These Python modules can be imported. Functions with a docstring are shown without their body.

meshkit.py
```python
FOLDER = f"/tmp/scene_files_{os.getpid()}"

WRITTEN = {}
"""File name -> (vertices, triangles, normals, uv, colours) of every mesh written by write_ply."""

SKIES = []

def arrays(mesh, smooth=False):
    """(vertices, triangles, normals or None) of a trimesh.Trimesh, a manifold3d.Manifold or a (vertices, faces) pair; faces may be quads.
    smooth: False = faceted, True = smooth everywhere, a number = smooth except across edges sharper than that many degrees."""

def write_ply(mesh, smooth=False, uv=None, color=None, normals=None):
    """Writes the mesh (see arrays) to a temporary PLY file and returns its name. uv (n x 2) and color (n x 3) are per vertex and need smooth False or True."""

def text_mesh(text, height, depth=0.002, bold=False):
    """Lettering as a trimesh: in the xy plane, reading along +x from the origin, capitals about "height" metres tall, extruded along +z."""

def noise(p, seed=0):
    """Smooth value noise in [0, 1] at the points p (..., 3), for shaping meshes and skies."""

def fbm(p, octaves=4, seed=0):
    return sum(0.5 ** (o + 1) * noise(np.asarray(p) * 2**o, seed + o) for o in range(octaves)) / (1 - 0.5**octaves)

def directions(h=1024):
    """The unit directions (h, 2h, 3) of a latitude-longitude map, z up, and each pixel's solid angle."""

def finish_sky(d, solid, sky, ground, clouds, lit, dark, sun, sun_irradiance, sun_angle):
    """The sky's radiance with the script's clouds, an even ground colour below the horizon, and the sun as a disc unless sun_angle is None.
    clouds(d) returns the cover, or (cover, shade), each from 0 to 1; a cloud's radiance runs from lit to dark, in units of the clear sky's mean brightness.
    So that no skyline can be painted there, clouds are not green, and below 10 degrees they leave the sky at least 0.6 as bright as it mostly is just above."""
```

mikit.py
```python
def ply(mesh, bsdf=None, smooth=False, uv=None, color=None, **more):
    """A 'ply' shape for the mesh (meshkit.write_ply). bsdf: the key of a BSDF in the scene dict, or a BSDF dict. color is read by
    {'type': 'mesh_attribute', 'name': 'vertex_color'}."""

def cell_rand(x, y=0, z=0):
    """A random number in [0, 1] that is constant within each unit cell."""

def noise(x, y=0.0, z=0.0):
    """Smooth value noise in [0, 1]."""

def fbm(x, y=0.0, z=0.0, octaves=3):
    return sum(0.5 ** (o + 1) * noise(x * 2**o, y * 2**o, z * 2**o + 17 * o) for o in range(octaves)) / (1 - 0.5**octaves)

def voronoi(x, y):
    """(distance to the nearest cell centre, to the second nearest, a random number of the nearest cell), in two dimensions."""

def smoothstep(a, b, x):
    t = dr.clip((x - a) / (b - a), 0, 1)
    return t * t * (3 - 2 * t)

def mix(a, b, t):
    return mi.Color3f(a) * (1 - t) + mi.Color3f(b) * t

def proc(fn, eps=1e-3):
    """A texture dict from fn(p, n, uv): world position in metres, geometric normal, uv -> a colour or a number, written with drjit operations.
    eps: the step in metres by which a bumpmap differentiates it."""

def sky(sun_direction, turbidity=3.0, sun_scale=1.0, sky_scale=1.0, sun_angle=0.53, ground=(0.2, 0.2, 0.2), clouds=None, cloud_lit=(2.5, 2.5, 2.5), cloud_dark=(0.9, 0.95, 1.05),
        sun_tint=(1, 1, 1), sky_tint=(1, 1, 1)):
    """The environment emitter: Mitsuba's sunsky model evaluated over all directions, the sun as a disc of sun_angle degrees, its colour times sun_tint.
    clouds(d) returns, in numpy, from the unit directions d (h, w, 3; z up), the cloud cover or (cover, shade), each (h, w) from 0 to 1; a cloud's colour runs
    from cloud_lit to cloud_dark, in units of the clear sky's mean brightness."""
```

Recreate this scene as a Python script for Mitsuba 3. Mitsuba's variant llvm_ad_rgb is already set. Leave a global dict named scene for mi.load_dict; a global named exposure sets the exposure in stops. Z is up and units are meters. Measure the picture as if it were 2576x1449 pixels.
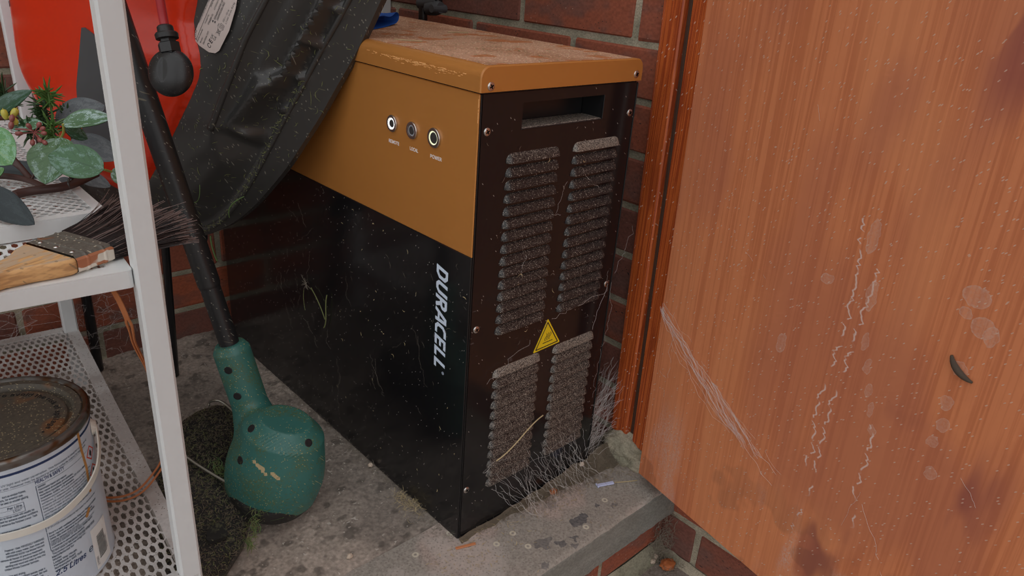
import math, random
import numpy as np, trimesh, drjit as dr, mitsuba as mi
import manifold3d as m3
from shapely.geometry import Polygon, LineString, Point, MultiPolygon
from shapely.ops import unary_union
import mikit, meshkit
from mikit import noise, fbm, voronoi, cell_rand, smoothstep, mix

T4 = mi.ScalarTransform4f
scene, labels = {}, {}
rng = np.random.default_rng(7)

# ------------------------------------------------------------------ camera, sky, exposure
CAM = np.array([-0.50029, -0.57533, 0.71422])
C_RIGHT = np.array([0.732135, -0.677589, 0.069653])
C_UP = np.array([0.230935, 0.343116, 0.910462])
C_FWD = np.array([0.640817, 0.650496, -0.407686])
scene['camera'] = {'type': 'perspective', 'fov': math.degrees(2 * math.atan(1288 / 1849.9)), 'fov_axis': 'x', 'near_clip': 0.02, 'far_clip': 60.0,
                   'to_world': T4().look_at(origin=CAM.tolist(), target=(CAM + C_FWD).tolist(), up=C_UP.tolist())}
# overcast day: one even cloud sheet, no sun
scene['sky'] = mikit.sky([-0.3, -0.5, 0.8], turbidity=4.0, sun_scale=0.0, sky_scale=1.0, ground=(0.3, 0.28, 0.26),
                         clouds=lambda d: (np.ones(d.shape[:2]), 0.35 + 0.0 * d[..., 2]), cloud_lit=(1.0, 1.0, 1.0), cloud_dark=(0.36, 0.37, 0.385))
exposure = 3.7

# ------------------------------------------------------------------ helpers: entries, meshes
def numbered(key):
    if key not in USED: USED.add(key); return key
    n = 1
    while f'{key}_{n:03d}' in USED: n += 1
    USED.add(f'{key}_{n:03d}'); return f'{key}_{n:03d}'
USED = set()

def thing(name, label, cat, group=None, kind=None):
    key = numbered(name)
    labels[key] = {'label': label, 'category': cat}
    if group: labels[key]['group'] = group
    if kind: labels[key]['kind'] = kind
    return key

def struct(name, kind='structure', label=None):
    key = numbered(name); labels[key] = {'kind': kind}
    if label: labels[key]['label'] = label
    return key

def put(key, mesh, bsdf, smooth=False, uv=None, label=None, kind=None, **more):
    scene[key] = mikit.ply(mesh, bsdf, smooth, uv, **more)
    if label or kind:
        d = labels.setdefault(key, {})
        if label: d['label'] = label
        if kind: d['kind'] = kind
    return key

def part(parent, name, mesh, bsdf, smooth=False, uv=None, label=None, kind=None, **more):
    return put(numbered(f'{parent}__{name}'), mesh, bsdf, smooth, uv, label, kind, **more)

def TM(v, f): return trimesh.Trimesh(np.asarray(v, float), np.asarray(f, int), process=False)
def cat(ms): return trimesh.util.concatenate([m for m in ms if m is not None and len(m.faces)])
def unit(v): v = np.asarray(v, float); return v / np.linalg.norm(v)

def cbox(lo, hi, c=0.001):
    """a box with chamfered edges"""
    lo, hi = np.asarray(lo, float), np.asarray(hi, float)
    c = min(c, 0.45 * float((hi - lo).min()))
    pts = []
    for s in np.ndindex(2, 2, 2):
        for k in range(3):
            p = [lo[i] if s[i] == 0 else hi[i] for i in range(3)]
            for i in range(3):
                if i != k: p[i] += c if s[i] == 0 else -c
            pts.append(p)
    return trimesh.convex.convex_hull(np.array(pts))

def rot_xy(m, o, ex, ey):
    """local (x, y, z) -> o + x ex + y ey + z up, ex and ey in the plan"""
    v = m.vertices
    w = np.stack([o[0] + v[:, 0] * ex[0] + v[:, 1] * ey[0], o[1] + v[:, 0] * ex[1] + v[:, 1] * ey[1], o[2] + v[:, 2]], 1)
    return TM(w, m.faces)

def frame(m, o, ax, ay, az):
    v = m.vertices
    f = m.faces if np.dot(np.cross(ax, ay), az) > 0 else m.faces[:, ::-1]
    return TM(np.asarray(o) + v[:, :1] * np.asarray(ax) + v[:, 1:2] * np.asarray(ay) + v[:, 2:3] * np.asarray(az), f)

def tube(pts, rad, sides=8, cap=True):
    p = np.asarray(pts, float); n = len(p)
    rad = np.broadcast_to(rad, (n,))
    t = np.gradient(p, axis=0); t /= np.linalg.norm(t, axis=1, keepdims=True) + 1e-12
    a = np.cross(t[0], [0, 0, 1.0]);  a = a if np.linalg.norm(a) > 0.1 else np.cross(t[0], [1.0, 0, 0])
    A = []
    for i in range(n):
        a = a - t[i] * (a @ t[i]); a /= np.linalg.norm(a) + 1e-12; A.append(a)
    A = np.array(A); B = np.cross(t, A)
    ang = np.arange(sides) * 2 * np.pi / sides
    v = (p[:, None] + rad[:, None, None] * (np.cos(ang)[None, :, None] * A[:, None] + np.sin(ang)[None, :, None] * B[:, None])).reshape(-1, 3)
    i, j = np.meshgrid(np.arange(n - 1), np.arange(sides), indexing='ij')
    q = np.stack([i * sides + j, i * sides + (j + 1) % sides, (i + 1) * sides + (j + 1) % sides, (i + 1) * sides + j], -1).reshape(-1, 4)
    f = [q[:, [0, 1, 2]], q[:, [0, 2, 3]]]
    if cap:
        k = len(v); v = np.vstack([v, p[0], p[-1]]); s = np.arange(sides)
        f += [np.stack([(s + 1) % sides, s, s * 0 + k], 1), np.stack([(n - 1) * sides + s, (n - 1) * sides + (s + 1) % sides, s * 0 + k + 1], 1)]
    return TM(v, np.vstack(f))

def spline(pts, n):
    from scipy.interpolate import CubicSpline
    p = np.asarray(pts, float); s = np.r_[0, np.cumsum(np.linalg.norm(np.diff(p, axis=0), axis=1))]
    return CubicSpline(s, p)(np.linspace(0, s[-1], n))

def grid(P, flip=False):
    """quads over an (n, m, 3) array of points"""
    n, m = P.shape[:2]
    i, j = np.meshgrid(np.arange(n - 1), np.arange(m - 1), indexing='ij')
    q = np.stack([i * m + j, (i + 1) * m + j, (i + 1) * m + j + 1, i * m + j + 1], -1).reshape(-1, 4)
    if flip: q = q[:, ::-1]
    return TM(P.reshape(-1, 3), np.vstack([q[:, [0, 1, 2]], q[:, [0, 2, 3]]]))

def lathe(prof, n=64):
    """(r, z) profile turned about z"""
    prof = np.asarray(prof, float); a = np.linspace(0, 2 * np.pi, n + 1)
    P = np.stack([prof[:, None, 0] * np.cos(a), prof[:, None, 0] * np.sin(a), np.broadcast_to(prof[:, None, 1], (len(prof), n + 1))], -1)
    m = grid(P, flip=True); m.merge_vertices(); return m

def extrude(poly, h):
    gs = getattr(poly, 'geoms', [poly])
    return cat([trimesh.creation.extrude_polygon(g, h, engine='earcut') for g in gs if g.area > 1e-12])

def ribbons(c, d, nrm, length, width, bend, r):
    """thin bent blades: centre c, direction d, normal nrm, each (n, 3); two segments each"""
    n = len(c); side = np.cross(nrm, d); side /= np.linalg.norm(side, axis=1, keepdims=True) + 1e-9
    L, W = length[:, None], width[:, None]
    b = bend[:, None]
    ts = (-0.5, -0.17, 0.17, 0.5); rows = []
    for t in ts:
        off = c + d * L * t + side * (b * L * (t * t * 4 - 0.3)) + nrm * (0.0006 + 0.15 * L * r.random((n, 1)) * abs(t))
        w = W * (0.35 if abs(t) == 0.5 else 1)
        rows += [off - side * w / 2, off + side * w / 2]
    v = np.stack(rows, 1).reshape(-1, 3); f = []
    for k in range(3):
        a = 2 * k; f += [[a, a + 1, a + 3], [a, a + 3, a + 2]]
    f = (np.array(f)[None] + (np.arange(n) * 8)[:, None, None]).reshape(-1, 3)
    return TM(v, f)

def litter(pts, nrm, lo, hi, w, seed, up=0.0):
    r = np.random.default_rng(seed); n = len(pts)
    d = r.normal(size=(n, 3)); d -= nrm * (d * nrm).sum(1, keepdims=True) * (1 - up); d /= np.linalg.norm(d, axis=1, keepdims=True)
    return ribbons(pts, d, nrm, r.uniform(lo, hi, n) * r.uniform(0.5, 1, n), w * r.uniform(0.6, 1.2, n), r.normal(0, 0.25, n), r)

def sample(mesh, n, seed, keep=None):
    r = np.random.default_rng(seed)
    a = mesh.area_faces; k = r.choice(len(a), n, p=a / a.sum()); u = r.random((n, 2)); fl = u.sum(1) > 1; u[fl] = 1 - u[fl]
    t = mesh.triangles[k]; p = t[:, 0] + u[:, :1] * (t[:, 1] - t[:, 0]) + u[:, 1:] * (t[:, 2] - t[:, 0]); nn = mesh.face_normals[k]
    if keep is not None: m = keep(p, nn); p, nn = p[m], nn[m]
    return p, nn

def threads(lines, rad=0.00013, wob=0.004, seed=0, n=14):
    """wavering threads between pairs of points"""
    r = np.random.default_rng(seed); ms = []
    for a, b in lines:
        a, b = np.asarray(a, float), np.asarray(b, float); L = np.linalg.norm(b - a)
        t = np.linspace(0, 1, n)[:, None]
        w = np.cumsum(r.normal(0, 1, (n, 3)), 0); w -= w[0] + t * (w[-1] - w[0])
        p = a + t * (b - a) + w * wob * L * 0.25 - np.array([0, 0, 1.0]) * wob * L * (t * (1 - t))
        ms.append(tube(p, rad * r.uniform(0.7, 1.3), 3, cap=False))
    return cat(ms)

def frame_text(text, height, o, ax, ay, az, depth=0.0003, bold=False, width=None, slant=0.0):
    m = meshkit.text_mesh(text, height, depth, bold); v = np.array(m.vertices)
    if width: v[:, 0] *= width / (v[:, 0].max() - min(0, v[:, 0].min()))
    v[:, 0] += slant * v[:, 1]
    return frame(TM(v, m.faces), o, ax, ay, az)

# ------------------------------------------------------------------ materials
def flat(key, col, rough=0.5, metallic=0.0, spec=0.5, two=True, **more):
    b = {'type': 'principled', 'base_color': {'type': 'rgb', 'value': list(col)} if not isinstance(col, dict) else col, 'roughness': rough if not isinstance(rough, dict) else rough,
         'metallic': metallic, 'specular': spec, **more}
    scene[key] = {'type': 'twosided', 'bsdf': b} if two else b
    return key

def speck(p, s, cover, size):
    """1 where a fine grain of dust lies"""
    a, _, c = voronoi(p.x * s + p.z * s * 0.71, p.y * s + p.z * s * 0.53)
    return dr.select((c < cover) & (a < size), 1.0, 0.0)

def brick_col(p, n, uv):
    t = uv.x
    base = mix((0.30, 0.088, 0.050), (0.19, 0.075, 0.056), smoothstep(0.25, 0.75, t))
    base = mix(base, (0.36, 0.095, 0.045), smoothstep(0.8, 1.0, uv.y))
    big = fbm(p.x * 22 + t * 30, p.y * 22, p.z * 30 + uv.y * 20)
    base = mix(base, (0.165, 0.085, 0.070), smoothstep(0.45, 0.75, big) * 0.8)
    f = fbm(p.x * 300, p.y * 300, p.z * 300, 2)
    base = base * (0.75 + 0.5 * f)
    pit = noise(p.x * 420 + 9, p.y * 420, p.z * 420)
    base = mix(base, (0.035, 0.027, 0.030), smoothstep(0.87, 0.93, pit) * smoothstep(0.45, 0.6, noise(p.x * 30, p.y * 30, p.z * 30)))
    return mix(base, (0.55, 0.40, 0.33), smoothstep(0.93, 0.96, noise(p.x * 240, p.y * 240 + 31, p.z * 240)) * 0.7)
flat('brick_m', mikit.proc(brick_col), 0.85, spec=0.25)
def mortar_col(p, n, uv):
    f = fbm(p.x * 500, p.y * 500, p.z * 500, 2); g = fbm(p.x * 25, p.y * 25, p.z * 25)
    c = mix((0.42, 0.37, 0.28), (0.29, 0.27, 0.20), smoothstep(0.35, 0.65, g)) * (0.62 + 0.72 * f)
    return mix(c, (0.10, 0.11, 0.06), smoothstep(0.62, 0.8, fbm(p.x * 9, p.y * 9 + 3, p.z * 14)) * 0.55)
flat('mortar_m', mikit.proc(mortar_col), 0.95, spec=0.1)
def concrete_col(p, n, uv):
    g = fbm(p.x * 7, p.y * 7, p.z * 7); f = fbm(p.x * 260, p.y * 260, p.z * 260, 3); h = fbm(p.x * 60, p.y * 60, p.z * 60)
    c = mix((0.40, 0.335, 0.285), (0.255, 0.215, 0.185), smoothstep(0.38, 0.62, g))
    c = c * (0.45 + 1.05 * f)
    c = mix(c, (0.085, 0.072, 0.062), smoothstep(0.56, 0.72, h) * 0.62)
    gr = noise(p.x * 330, p.y * 330, p.z * 330)
    return mix(c, (0.58, 0.53, 0.47), smoothstep(0.80, 0.88, gr) * 0.75)
flat('concrete_m', mikit.proc(concrete_col), 0.92, spec=0.2)
STAINS = [(0.1584, -0.0792, 0.017, 0.010, 0.9), (0.0847, -0.0775, 0.014, 0.009, 0.6), (0.2016, -0.0712, 0.006, 0.005, 0.85), (0.1048, -0.0954, 0.008, 0.005, 0.8), (0.128, -0.098, 0.006, 0.004, 0.8), (0.150, -0.030, 0.016, 0.007, 0.35), (0.222, -0.088, 0.005, 0.004, 0.6), (0.060, -0.110, 0.006, 0.004, 0.6), (0.118, -0.106, 0.004, 0.004, 0.7)]
def slab_col(p, n, uv):
    g = fbm(p.x * 11 + 5, p.y * 11, p.z * 4); f = fbm(p.x * 420, p.y * 420, p.z * 420, 2); h = fbm(p.x * 45, p.y * 45, 7)
    c = mix((0.40, 0.325, 0.285), (0.315, 0.285, 0.25), smoothstep(0.4, 0.62, g)) * (0.72 + 0.56 * f)
    c = mix(c, (0.50, 0.45, 0.41), smoothstep(0.6, 0.75, fbm(p.x * 16, p.y * 16 + 8, 3)) * 0.5)
    d1, d2, w = voronoi(p.x * 210, p.y * 210)
    c = mix(c, (0.20, 0.17, 0.15), smoothstep(0.30, 0.16, d1) * dr.select(w < 0.55, 0.55, 0.0))
    wx, wy = fbm(p.x * 130, p.y * 130, 2) - 0.5, fbm(p.x * 130 + 40, p.y * 130, 9) - 0.5
    for x, y, a, b, k in STAINS:
        q = dr.square((p.x - x + wx * 0.016) / a) + dr.square((p.y - y + wy * 0.016) / b)
        c = mix(c, mix((0.060, 0.060, 0.066), (0.18, 0.17, 0.17), fbm(p.x * 380, p.y * 380, 1, 2)), dr.select((q < 1) & (p.z > -0.006), k, 0.0))
    r1, _, w1 = voronoi(p.x * 34 + 3, p.y * 34)
    ring = smoothstep(0.17, 0.14, r1) * (1 - smoothstep(0.08, 0.05, r1))
    c = mix(c, (0.60, 0.55, 0.44), dr.select((w1 < 0.16) & (p.z > -0.006), ring * 0.8, 0.0))
    front = mix((0.255, 0.25, 0.225), (0.17, 0.165, 0.145), fbm(p.x * 26, p.y * 10, p.z * 60)) * (0.75 + 0.5 * f)
    return dr.select(p.z < -0.004, front, c)
flat('slab_m', mikit.proc(slab_col), 0.9, spec=0.2)

DANG = math.radians(10.8)
D_S = np.array([-math.sin(DANG), -math.cos(DANG), 0.0]); D_N = np.array([-math.cos(DANG), math.sin(DANG), 0.0])   # along the door, out of the door
D_O = np.array([0.30, 0.0, 0.0])
DRIPS = [[(.3255, .5055), (.3336, .3857), (.3275, .3394), (.322, .28), (.3319, .2329), (.3213, .192)], [(.350, .46), (.3455, .3774), (.342, .34), (.3378, .2949), (.340, .22), (.3363, .1683), (.330, .12)], [(.388, .30), (.392, .26), (.389, .215), (.396, .17)]]
SPOTS = [(.4449, .4700, .013, .010), (.4571, .4446, .011, .010), (.440, .452, .007, .006), (.466, .44, .006, .010), (.449, .4000, .007, .007), (.448, .363, .006, .008), (.4507, .3395, .006, .007), (.4473, .3191, .0055, .006), (.4535, .2870, .006, .007), (.3575, .3834, .004, .010), (.366, .358, .004, .009), (.374, .335, .0035, .008), (.381, .3155, .0035, .009), (.3883, .2955, .004, .007), (.351, .43, .006, .016), (.338, .49, .006, .018), (.30, .43, .007, .006), (.262, .335, .006, .012)]
def wood(p, s, z, red):
    g = fbm(s * 520, z * 9, 3, 3); w = noise(s * 18 + fbm(s * 5, z * 2.2) * 5, z * 1.2, 5)
    k = fbm(s * 9, z * 5, 11); q = fbm(s * 190, z * 3.0, 8, 2)
    c = mix((0.60, 0.205, 0.088), (0.50, 0.155, 0.064), smoothstep(0.40, 0.66, g * 0.55 + q * 0.45))
    c = mix(c, (0.64, 0.24, 0.105), smoothstep(0.5, 0.8, w) * 0.5)
    return c
def door_col(p, n, uv):
    s = (p.x - 0.30) * D_S[0] + p.y * D_S[1]; z = p.z; s = s + (z - 0.35) * 0.03
    c = wood(p, s, z, 0)
    c = mix(c, (0.40, 0.125, 0.070), smoothstep(0.50, 0.72, fbm(s * 11 + 2, z * 4.0, 4)) * 0.55)
    c = mix(c, (0.27, 0.075, 0.055), smoothstep(0.52, 0.68, fbm(s * 24, z * 9 + 5, 14)) * smoothstep(0.10, 0.045, dr.abs(s - 0.44 + (z - 0.28) * -0.18)) * smoothstep(0.36, 0.30, z) * 0.8)
    c = mix(c, (0.27, 0.070, 0.055), smoothstep(0.46, 0.6, fbm(s * 40, z * 14, 24)) * smoothstep(0.385, 0.42, s) * smoothstep(0.60, 0.66, z) * 0.75)
    wob = (noise(z * 420, 3) - 0.5) * 0.004 + (noise(z * 90, 8) - 0.5) * 0.006
    for line in DRIPS:
        for (a, b), (a2, b2) in zip(line[:-1], line[1:]):
            t = dr.clip((b - z) / (b - b2), 0, 1)
            e = dr.abs(s - (a + (a2 - a) * t) + wob)
            c = mix(c, (0.66, 0.48, 0.42), dr.select((z < b) & (z > b2), smoothstep(0.0016, 0.0003, e), 0.0) * smoothstep(0.3, 0.62, noise(z * 160, 21)) * 0.85)
    w2 = (fbm(s * 150, z * 150, 2) - 0.5) * 0.005
    for a, b, ra, rb in SPOTS:
        q = dr.square((s - a + w2) / ra) + dr.square((z - b + w2) / rb)
        c = mix(c, (0.56, 0.335, 0.26), dr.select(q < 1, 0.26 + 0.3 * smoothstep(0.55, 1.0, q), 0.0) * (0.5 + noise(s * 700, z * 700)))
    haze = smoothstep(0.5, 0.75, fbm(s * 30 + 6, z * 12, 31)) * smoothstep(0.16, 0.04, z + (fbm(s * 9, 3) - 0.5) * 0.14)
    c = mix(c, (0.56, 0.36, 0.30), haze * noise(s * 900, z * 500) * 0.7)
    c = mix(c, (0.60, 0.42, 0.33), speck(p, 420, 0.05, 0.3) * 0.6)
    return mix(c, (0.10, 0.055, 0.04), smoothstep(0.60, 0.70, fbm(s * 22 + 1, z * 22, 77)) * smoothstep(0.20, 0.10, z) * 0.22)
flat('door_m', mikit.proc(door_col), 0.55, spec=0.35)
def frame_col(p, n, uv):
    s = (p.x - 0.30) * D_S[0] + p.y * D_S[1]; z = p.z
    g = fbm(s * 900 + p.x * 300, z * 8, 3, 2)
    c = mix((0.56, 0.125, 0.030), (0.36, 0.062, 0.018), smoothstep(0.38, 0.64, g))
    c = mix(c, (0.26, 0.045, 0.016), smoothstep(0.55, 0.75, fbm(s * 50, z * 9, 6)) * 0.5)
    return mix(c, (0.70, 0.50, 0.40), speck(p, 300, 0.05, 0.3) * 0.6)
flat('frame_m', mikit.proc(frame_col), 0.35, spec=0.5)
flat('seal_m', (0.062, 0.030, 0.018), 0.6)
flat('threshold_m', (0.030, 0.010, 0.009), 0.6)

flat('gold_m', (0.46, 0.185, 0.042), 0.36, spec=0.5, metallic=0.12)
flat('gold_worn_m', (0.80, 0.42, 0.16), 0.5)
def lidtop_col(p, n, uv):
    f = fbm(p.x * 700, p.y * 700, 3, 2); g = fbm(p.x * 16, p.y * 16, 1)
    d = mix((0.37, 0.21, 0.135), (0.30, 0.155, 0.092), smoothstep(0.4, 0.65, g)) * (0.7 + 0.6 * f)
    d = mix(d, (0.66, 0.50, 0.37), speck(p, 330, 0.16, 0.34) * 0.75)
    d = mix(d, (0.32, 0.10, 0.03), smoothstep(0.66, 0.70, fbm(p.x * 34, p.y * 50, 12)) * 0.7)
    return d
flat('lid_dust_m', mikit.proc(lidtop_col), 0.9, spec=0.15)
def black_col(p, n, uv):
    c = mi.Color3f(0.0085, 0.0082, 0.0092)
    c = mix(c, (0.40, 0.36, 0.33), speck(p, 360, 0.020, 0.20) * 0.75)
    sc = smoothstep(0.955, 0.985, noise(p.y * 60 + p.x * 60 + p.z * 22, p.z * 260 - p.y * 120, 4)) * smoothstep(0.5, 0.7, noise(p.y * 9, p.z * 9, 3))
    return mix(c, (0.16, 0.15, 0.155), sc * 0.3)
flat('black_m', mikit.proc(black_col), 0.13, spec=0.5)
def louver_col(p, n, uv):
    f = fbm(p.x * 1300, p.y * 1300, p.z * 1300, 2)
    c = mix((0.010, 0.009, 0.010), (0.26, 0.225, 0.19), smoothstep(0.50 - 0.24 * uv.x, 0.80 - 0.14 * uv.x, f) * (0.35 + 0.65 * uv.x))
    return mix(c, (0.50, 0.44, 0.38), speck(p, 700, 0.10 + 0.12 * uv.x, 0.32) * 0.7)
flat('louver_m', mikit.proc(louver_col), 0.38, spec=0.5)
flat('black_plain_m', (0.010, 0.010, 0.011), 0.3)
flat('void_m', (0.004, 0.004, 0.004), 0.9, spec=0.0)
flat('steel_m', (0.62, 0.60, 0.58), 0.25, metallic=1.0)
flat('steel_dark_m', (0.10, 0.10, 0.10), 0.3, metallic=0.6)
flat('grey_ring_m', (0.30, 0.31, 0.34), 0.35)
flat('print_white_m', (0.80, 0.80, 0.82), 0.6)
flat('print_blue_m', (0.62, 0.72, 0.86), 0.5)
flat('yellow_m', (0.75, 0.55, 0.010), 0.5)
flat('ink_m', (0.014, 0.013, 0.014), 0.6)

flat('white_metal_m', (0.62, 0.635, 0.635), 0.35, spec=0.5)
def dirty_white(p, n, uv):
    f = fbm(p.x * 400, p.y * 400, p.z * 400, 2); g = fbm(p.x * 14, p.y * 14, 4)
    c = mix((0.62, 0.615, 0.60), (0.42, 0.39, 0.37), smoothstep(0.36, 0.66, g * 0.7 + f * 0.3)) * (0.85 + 0.3 * f)
    return mix(c, (0.13, 0.11, 0.09), speck(p, 420, 0.07, 0.34) * 0.7)
flat('dirty_white_m', mikit.proc(dirty_white), 0.6, spec=0.3)
flat('orange_plastic_m', (0.60, 0.030, 0.007), 0.22, spec=0.5)
def grass_specks(base, amount, grn):
    def fn(p, n, uv):
        c = mi.Color3f(*base)
        c = mix(c, (0.20, 0.19, 0.16), speck(p, 420, amount, 0.30) * 0.75)
        s = smoothstep(0.90, 0.94, noise(p.x * 190 + p.z * 500, p.y * 300 - p.z * 160, p.z * 120))
        return mix(c, grn, s * min(1.0, amount * 12) * 0.8)
    return fn
flat('hood_m', mikit.proc(grass_specks((0.036, 0.035, 0.034), 0.05, (0.17, 0.16, 0.10))), 0.33, spec=0.5)
flat('pole_m', mikit.proc(grass_specks((0.014, 0.014, 0.015), 0.06, (0.16, 0.14, 0.09))), 0.38, spec=0.5)
def green_col(p, n, uv):
    c = mi.Color3f(0.040, 0.150, 0.130)
    low = smoothstep(0.40, 0.62, fbm(p.x * 40, p.y * 40, p.z * 26)) 
    c = mix(c, (0.085, 0.120, 0.050), low * smoothstep(0.35, 0.7, noise(p.x * 900, p.y * 900, p.z * 900)) * 0.75)
    return mix(c, (0.34, 0.32, 0.15), speck(p, 520, 0.08, 0.34) * 0.7)
flat('green_plastic_m', mikit.proc(green_col), 0.40, spec=0.5)
def guard_col(p, n, uv):
    f = fbm(p.x * 330, p.y * 330, p.z * 330, 3); g = fbm(p.x * 26, p.y * 26, p.z * 26)
    c = mix((0.020, 0.019, 0.018), (0.075, 0.075, 0.045), smoothstep(0.52, 0.66, f) * smoothstep(0.32, 0.55, g))
    return mix(c, (0.25, 0.23, 0.15), smoothstep(0.86, 0.92, noise(p.x * 300 + p.y * 130, p.y * 420, p.z * 200)) * 0.7)
flat('guard_m', mikit.proc(guard_col), 0.42, spec=0.45)
flat('rubber_m', (0.013, 0.013, 0.014), 0.45)
def plug_col(p, n, uv):
    return mix((0.012, 0.012, 0.013), (0.17, 0.16, 0.15), smoothstep(0.72, 0.86, fbm(p.x * 900, p.y * 900, p.z * 900, 2)) * smoothstep(0.35, 0.6, fbm(p.x * 60, p.y * 60, p.z * 60)))
flat('plug_m', mikit.proc(plug_col), 0.36, spec=0.5)
flat('cable_red_m', (0.36, 0.020, 0.026), 0.4)
flat('label_m', (0.55, 0.47, 0.44), 0.6)

flat('tin_label_m', (0.52, 0.58, 0.655), 0.35, spec=0.5)
flat('navy_m', (0.014, 0.030, 0.095), 0.5)
flat('slateprint_m', (0.045, 0.065, 0.10), 0.5)
flat('drip_m', (0.42, 0.20, 0.055), 0.45)
flat('red_print_m', (0.55, 0.06, 0.035), 0.5)
flat('sticker_m', (0.74, 0.74, 0.72), 0.5)
def tinlid_col(p, n, uv):
    f = fbm(p.x * 420, p.y * 420, p.z * 420, 3); g = fbm(p.x * 30, p.y * 30, p.z * 60)
    c = mix((0.065, 0.056, 0.046), (0.12, 0.10, 0.075), f)
    c = mix(c, (0.22, 0.085, 0.025), smoothstep(0.58, 0.72, g) * 0.7)
    return mix(c, (0.40, 0.32, 0.19), speck(p, 520, 0.14, 0.32) * 0.75)
flat('tin_lid_m', mikit.proc(tinlid_col), 0.5, spec=0.4)
def tinrim_col(p, n, uv):
    g = fbm(p.x * 60, p.y * 60, p.z * 90)
    return mix((0.17, 0.16, 0.15), (0.10, 0.045, 0.018), smoothstep(0.42, 0.62, g))
flat('tin_rim_m', mikit.proc(tinrim_col), 0.28, metallic=0.6)
flat('bail_m', (0.62, 0.60, 0.54), 0.45)

BR_O = np.array([-0.3827, 0.0904, 0.0]); BR_A = unit([0.919, 0.394, 0]); BR_B = np.array([-BR_A[1], BR_A[0], 0])
def handle_col(p, n, uv):
    a = (p.x - BR_O[0]) * BR_A[0] + (p.y - BR_O[1]) * BR_A[1]; b = (p.x - BR_O[0]) * BR_B[0] + (p.y - BR_O[1]) * BR_B[1]
    g = fbm(b * 330, a * 22, p.z * 330, 3)
    c = mix((0.62, 0.36, 0.155), (0.43, 0.23, 0.10), smoothstep(0.38, 0.68, g))
    dust = smoothstep(0.35, 0.6, fbm(a * 90, b * 240, 3)) * smoothstep(0.4672, 0.4679, p.z)
    c = mix(c, (0.46, 0.34, 0.235), dust * 0.9)
    return mix(c, (0.20, 0.14, 0.08), speck(p, 260, 0.06, 0.3) * 0.6)
flat('handle_m', mikit.proc(handle_col), 0.6, spec=0.3)
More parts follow.
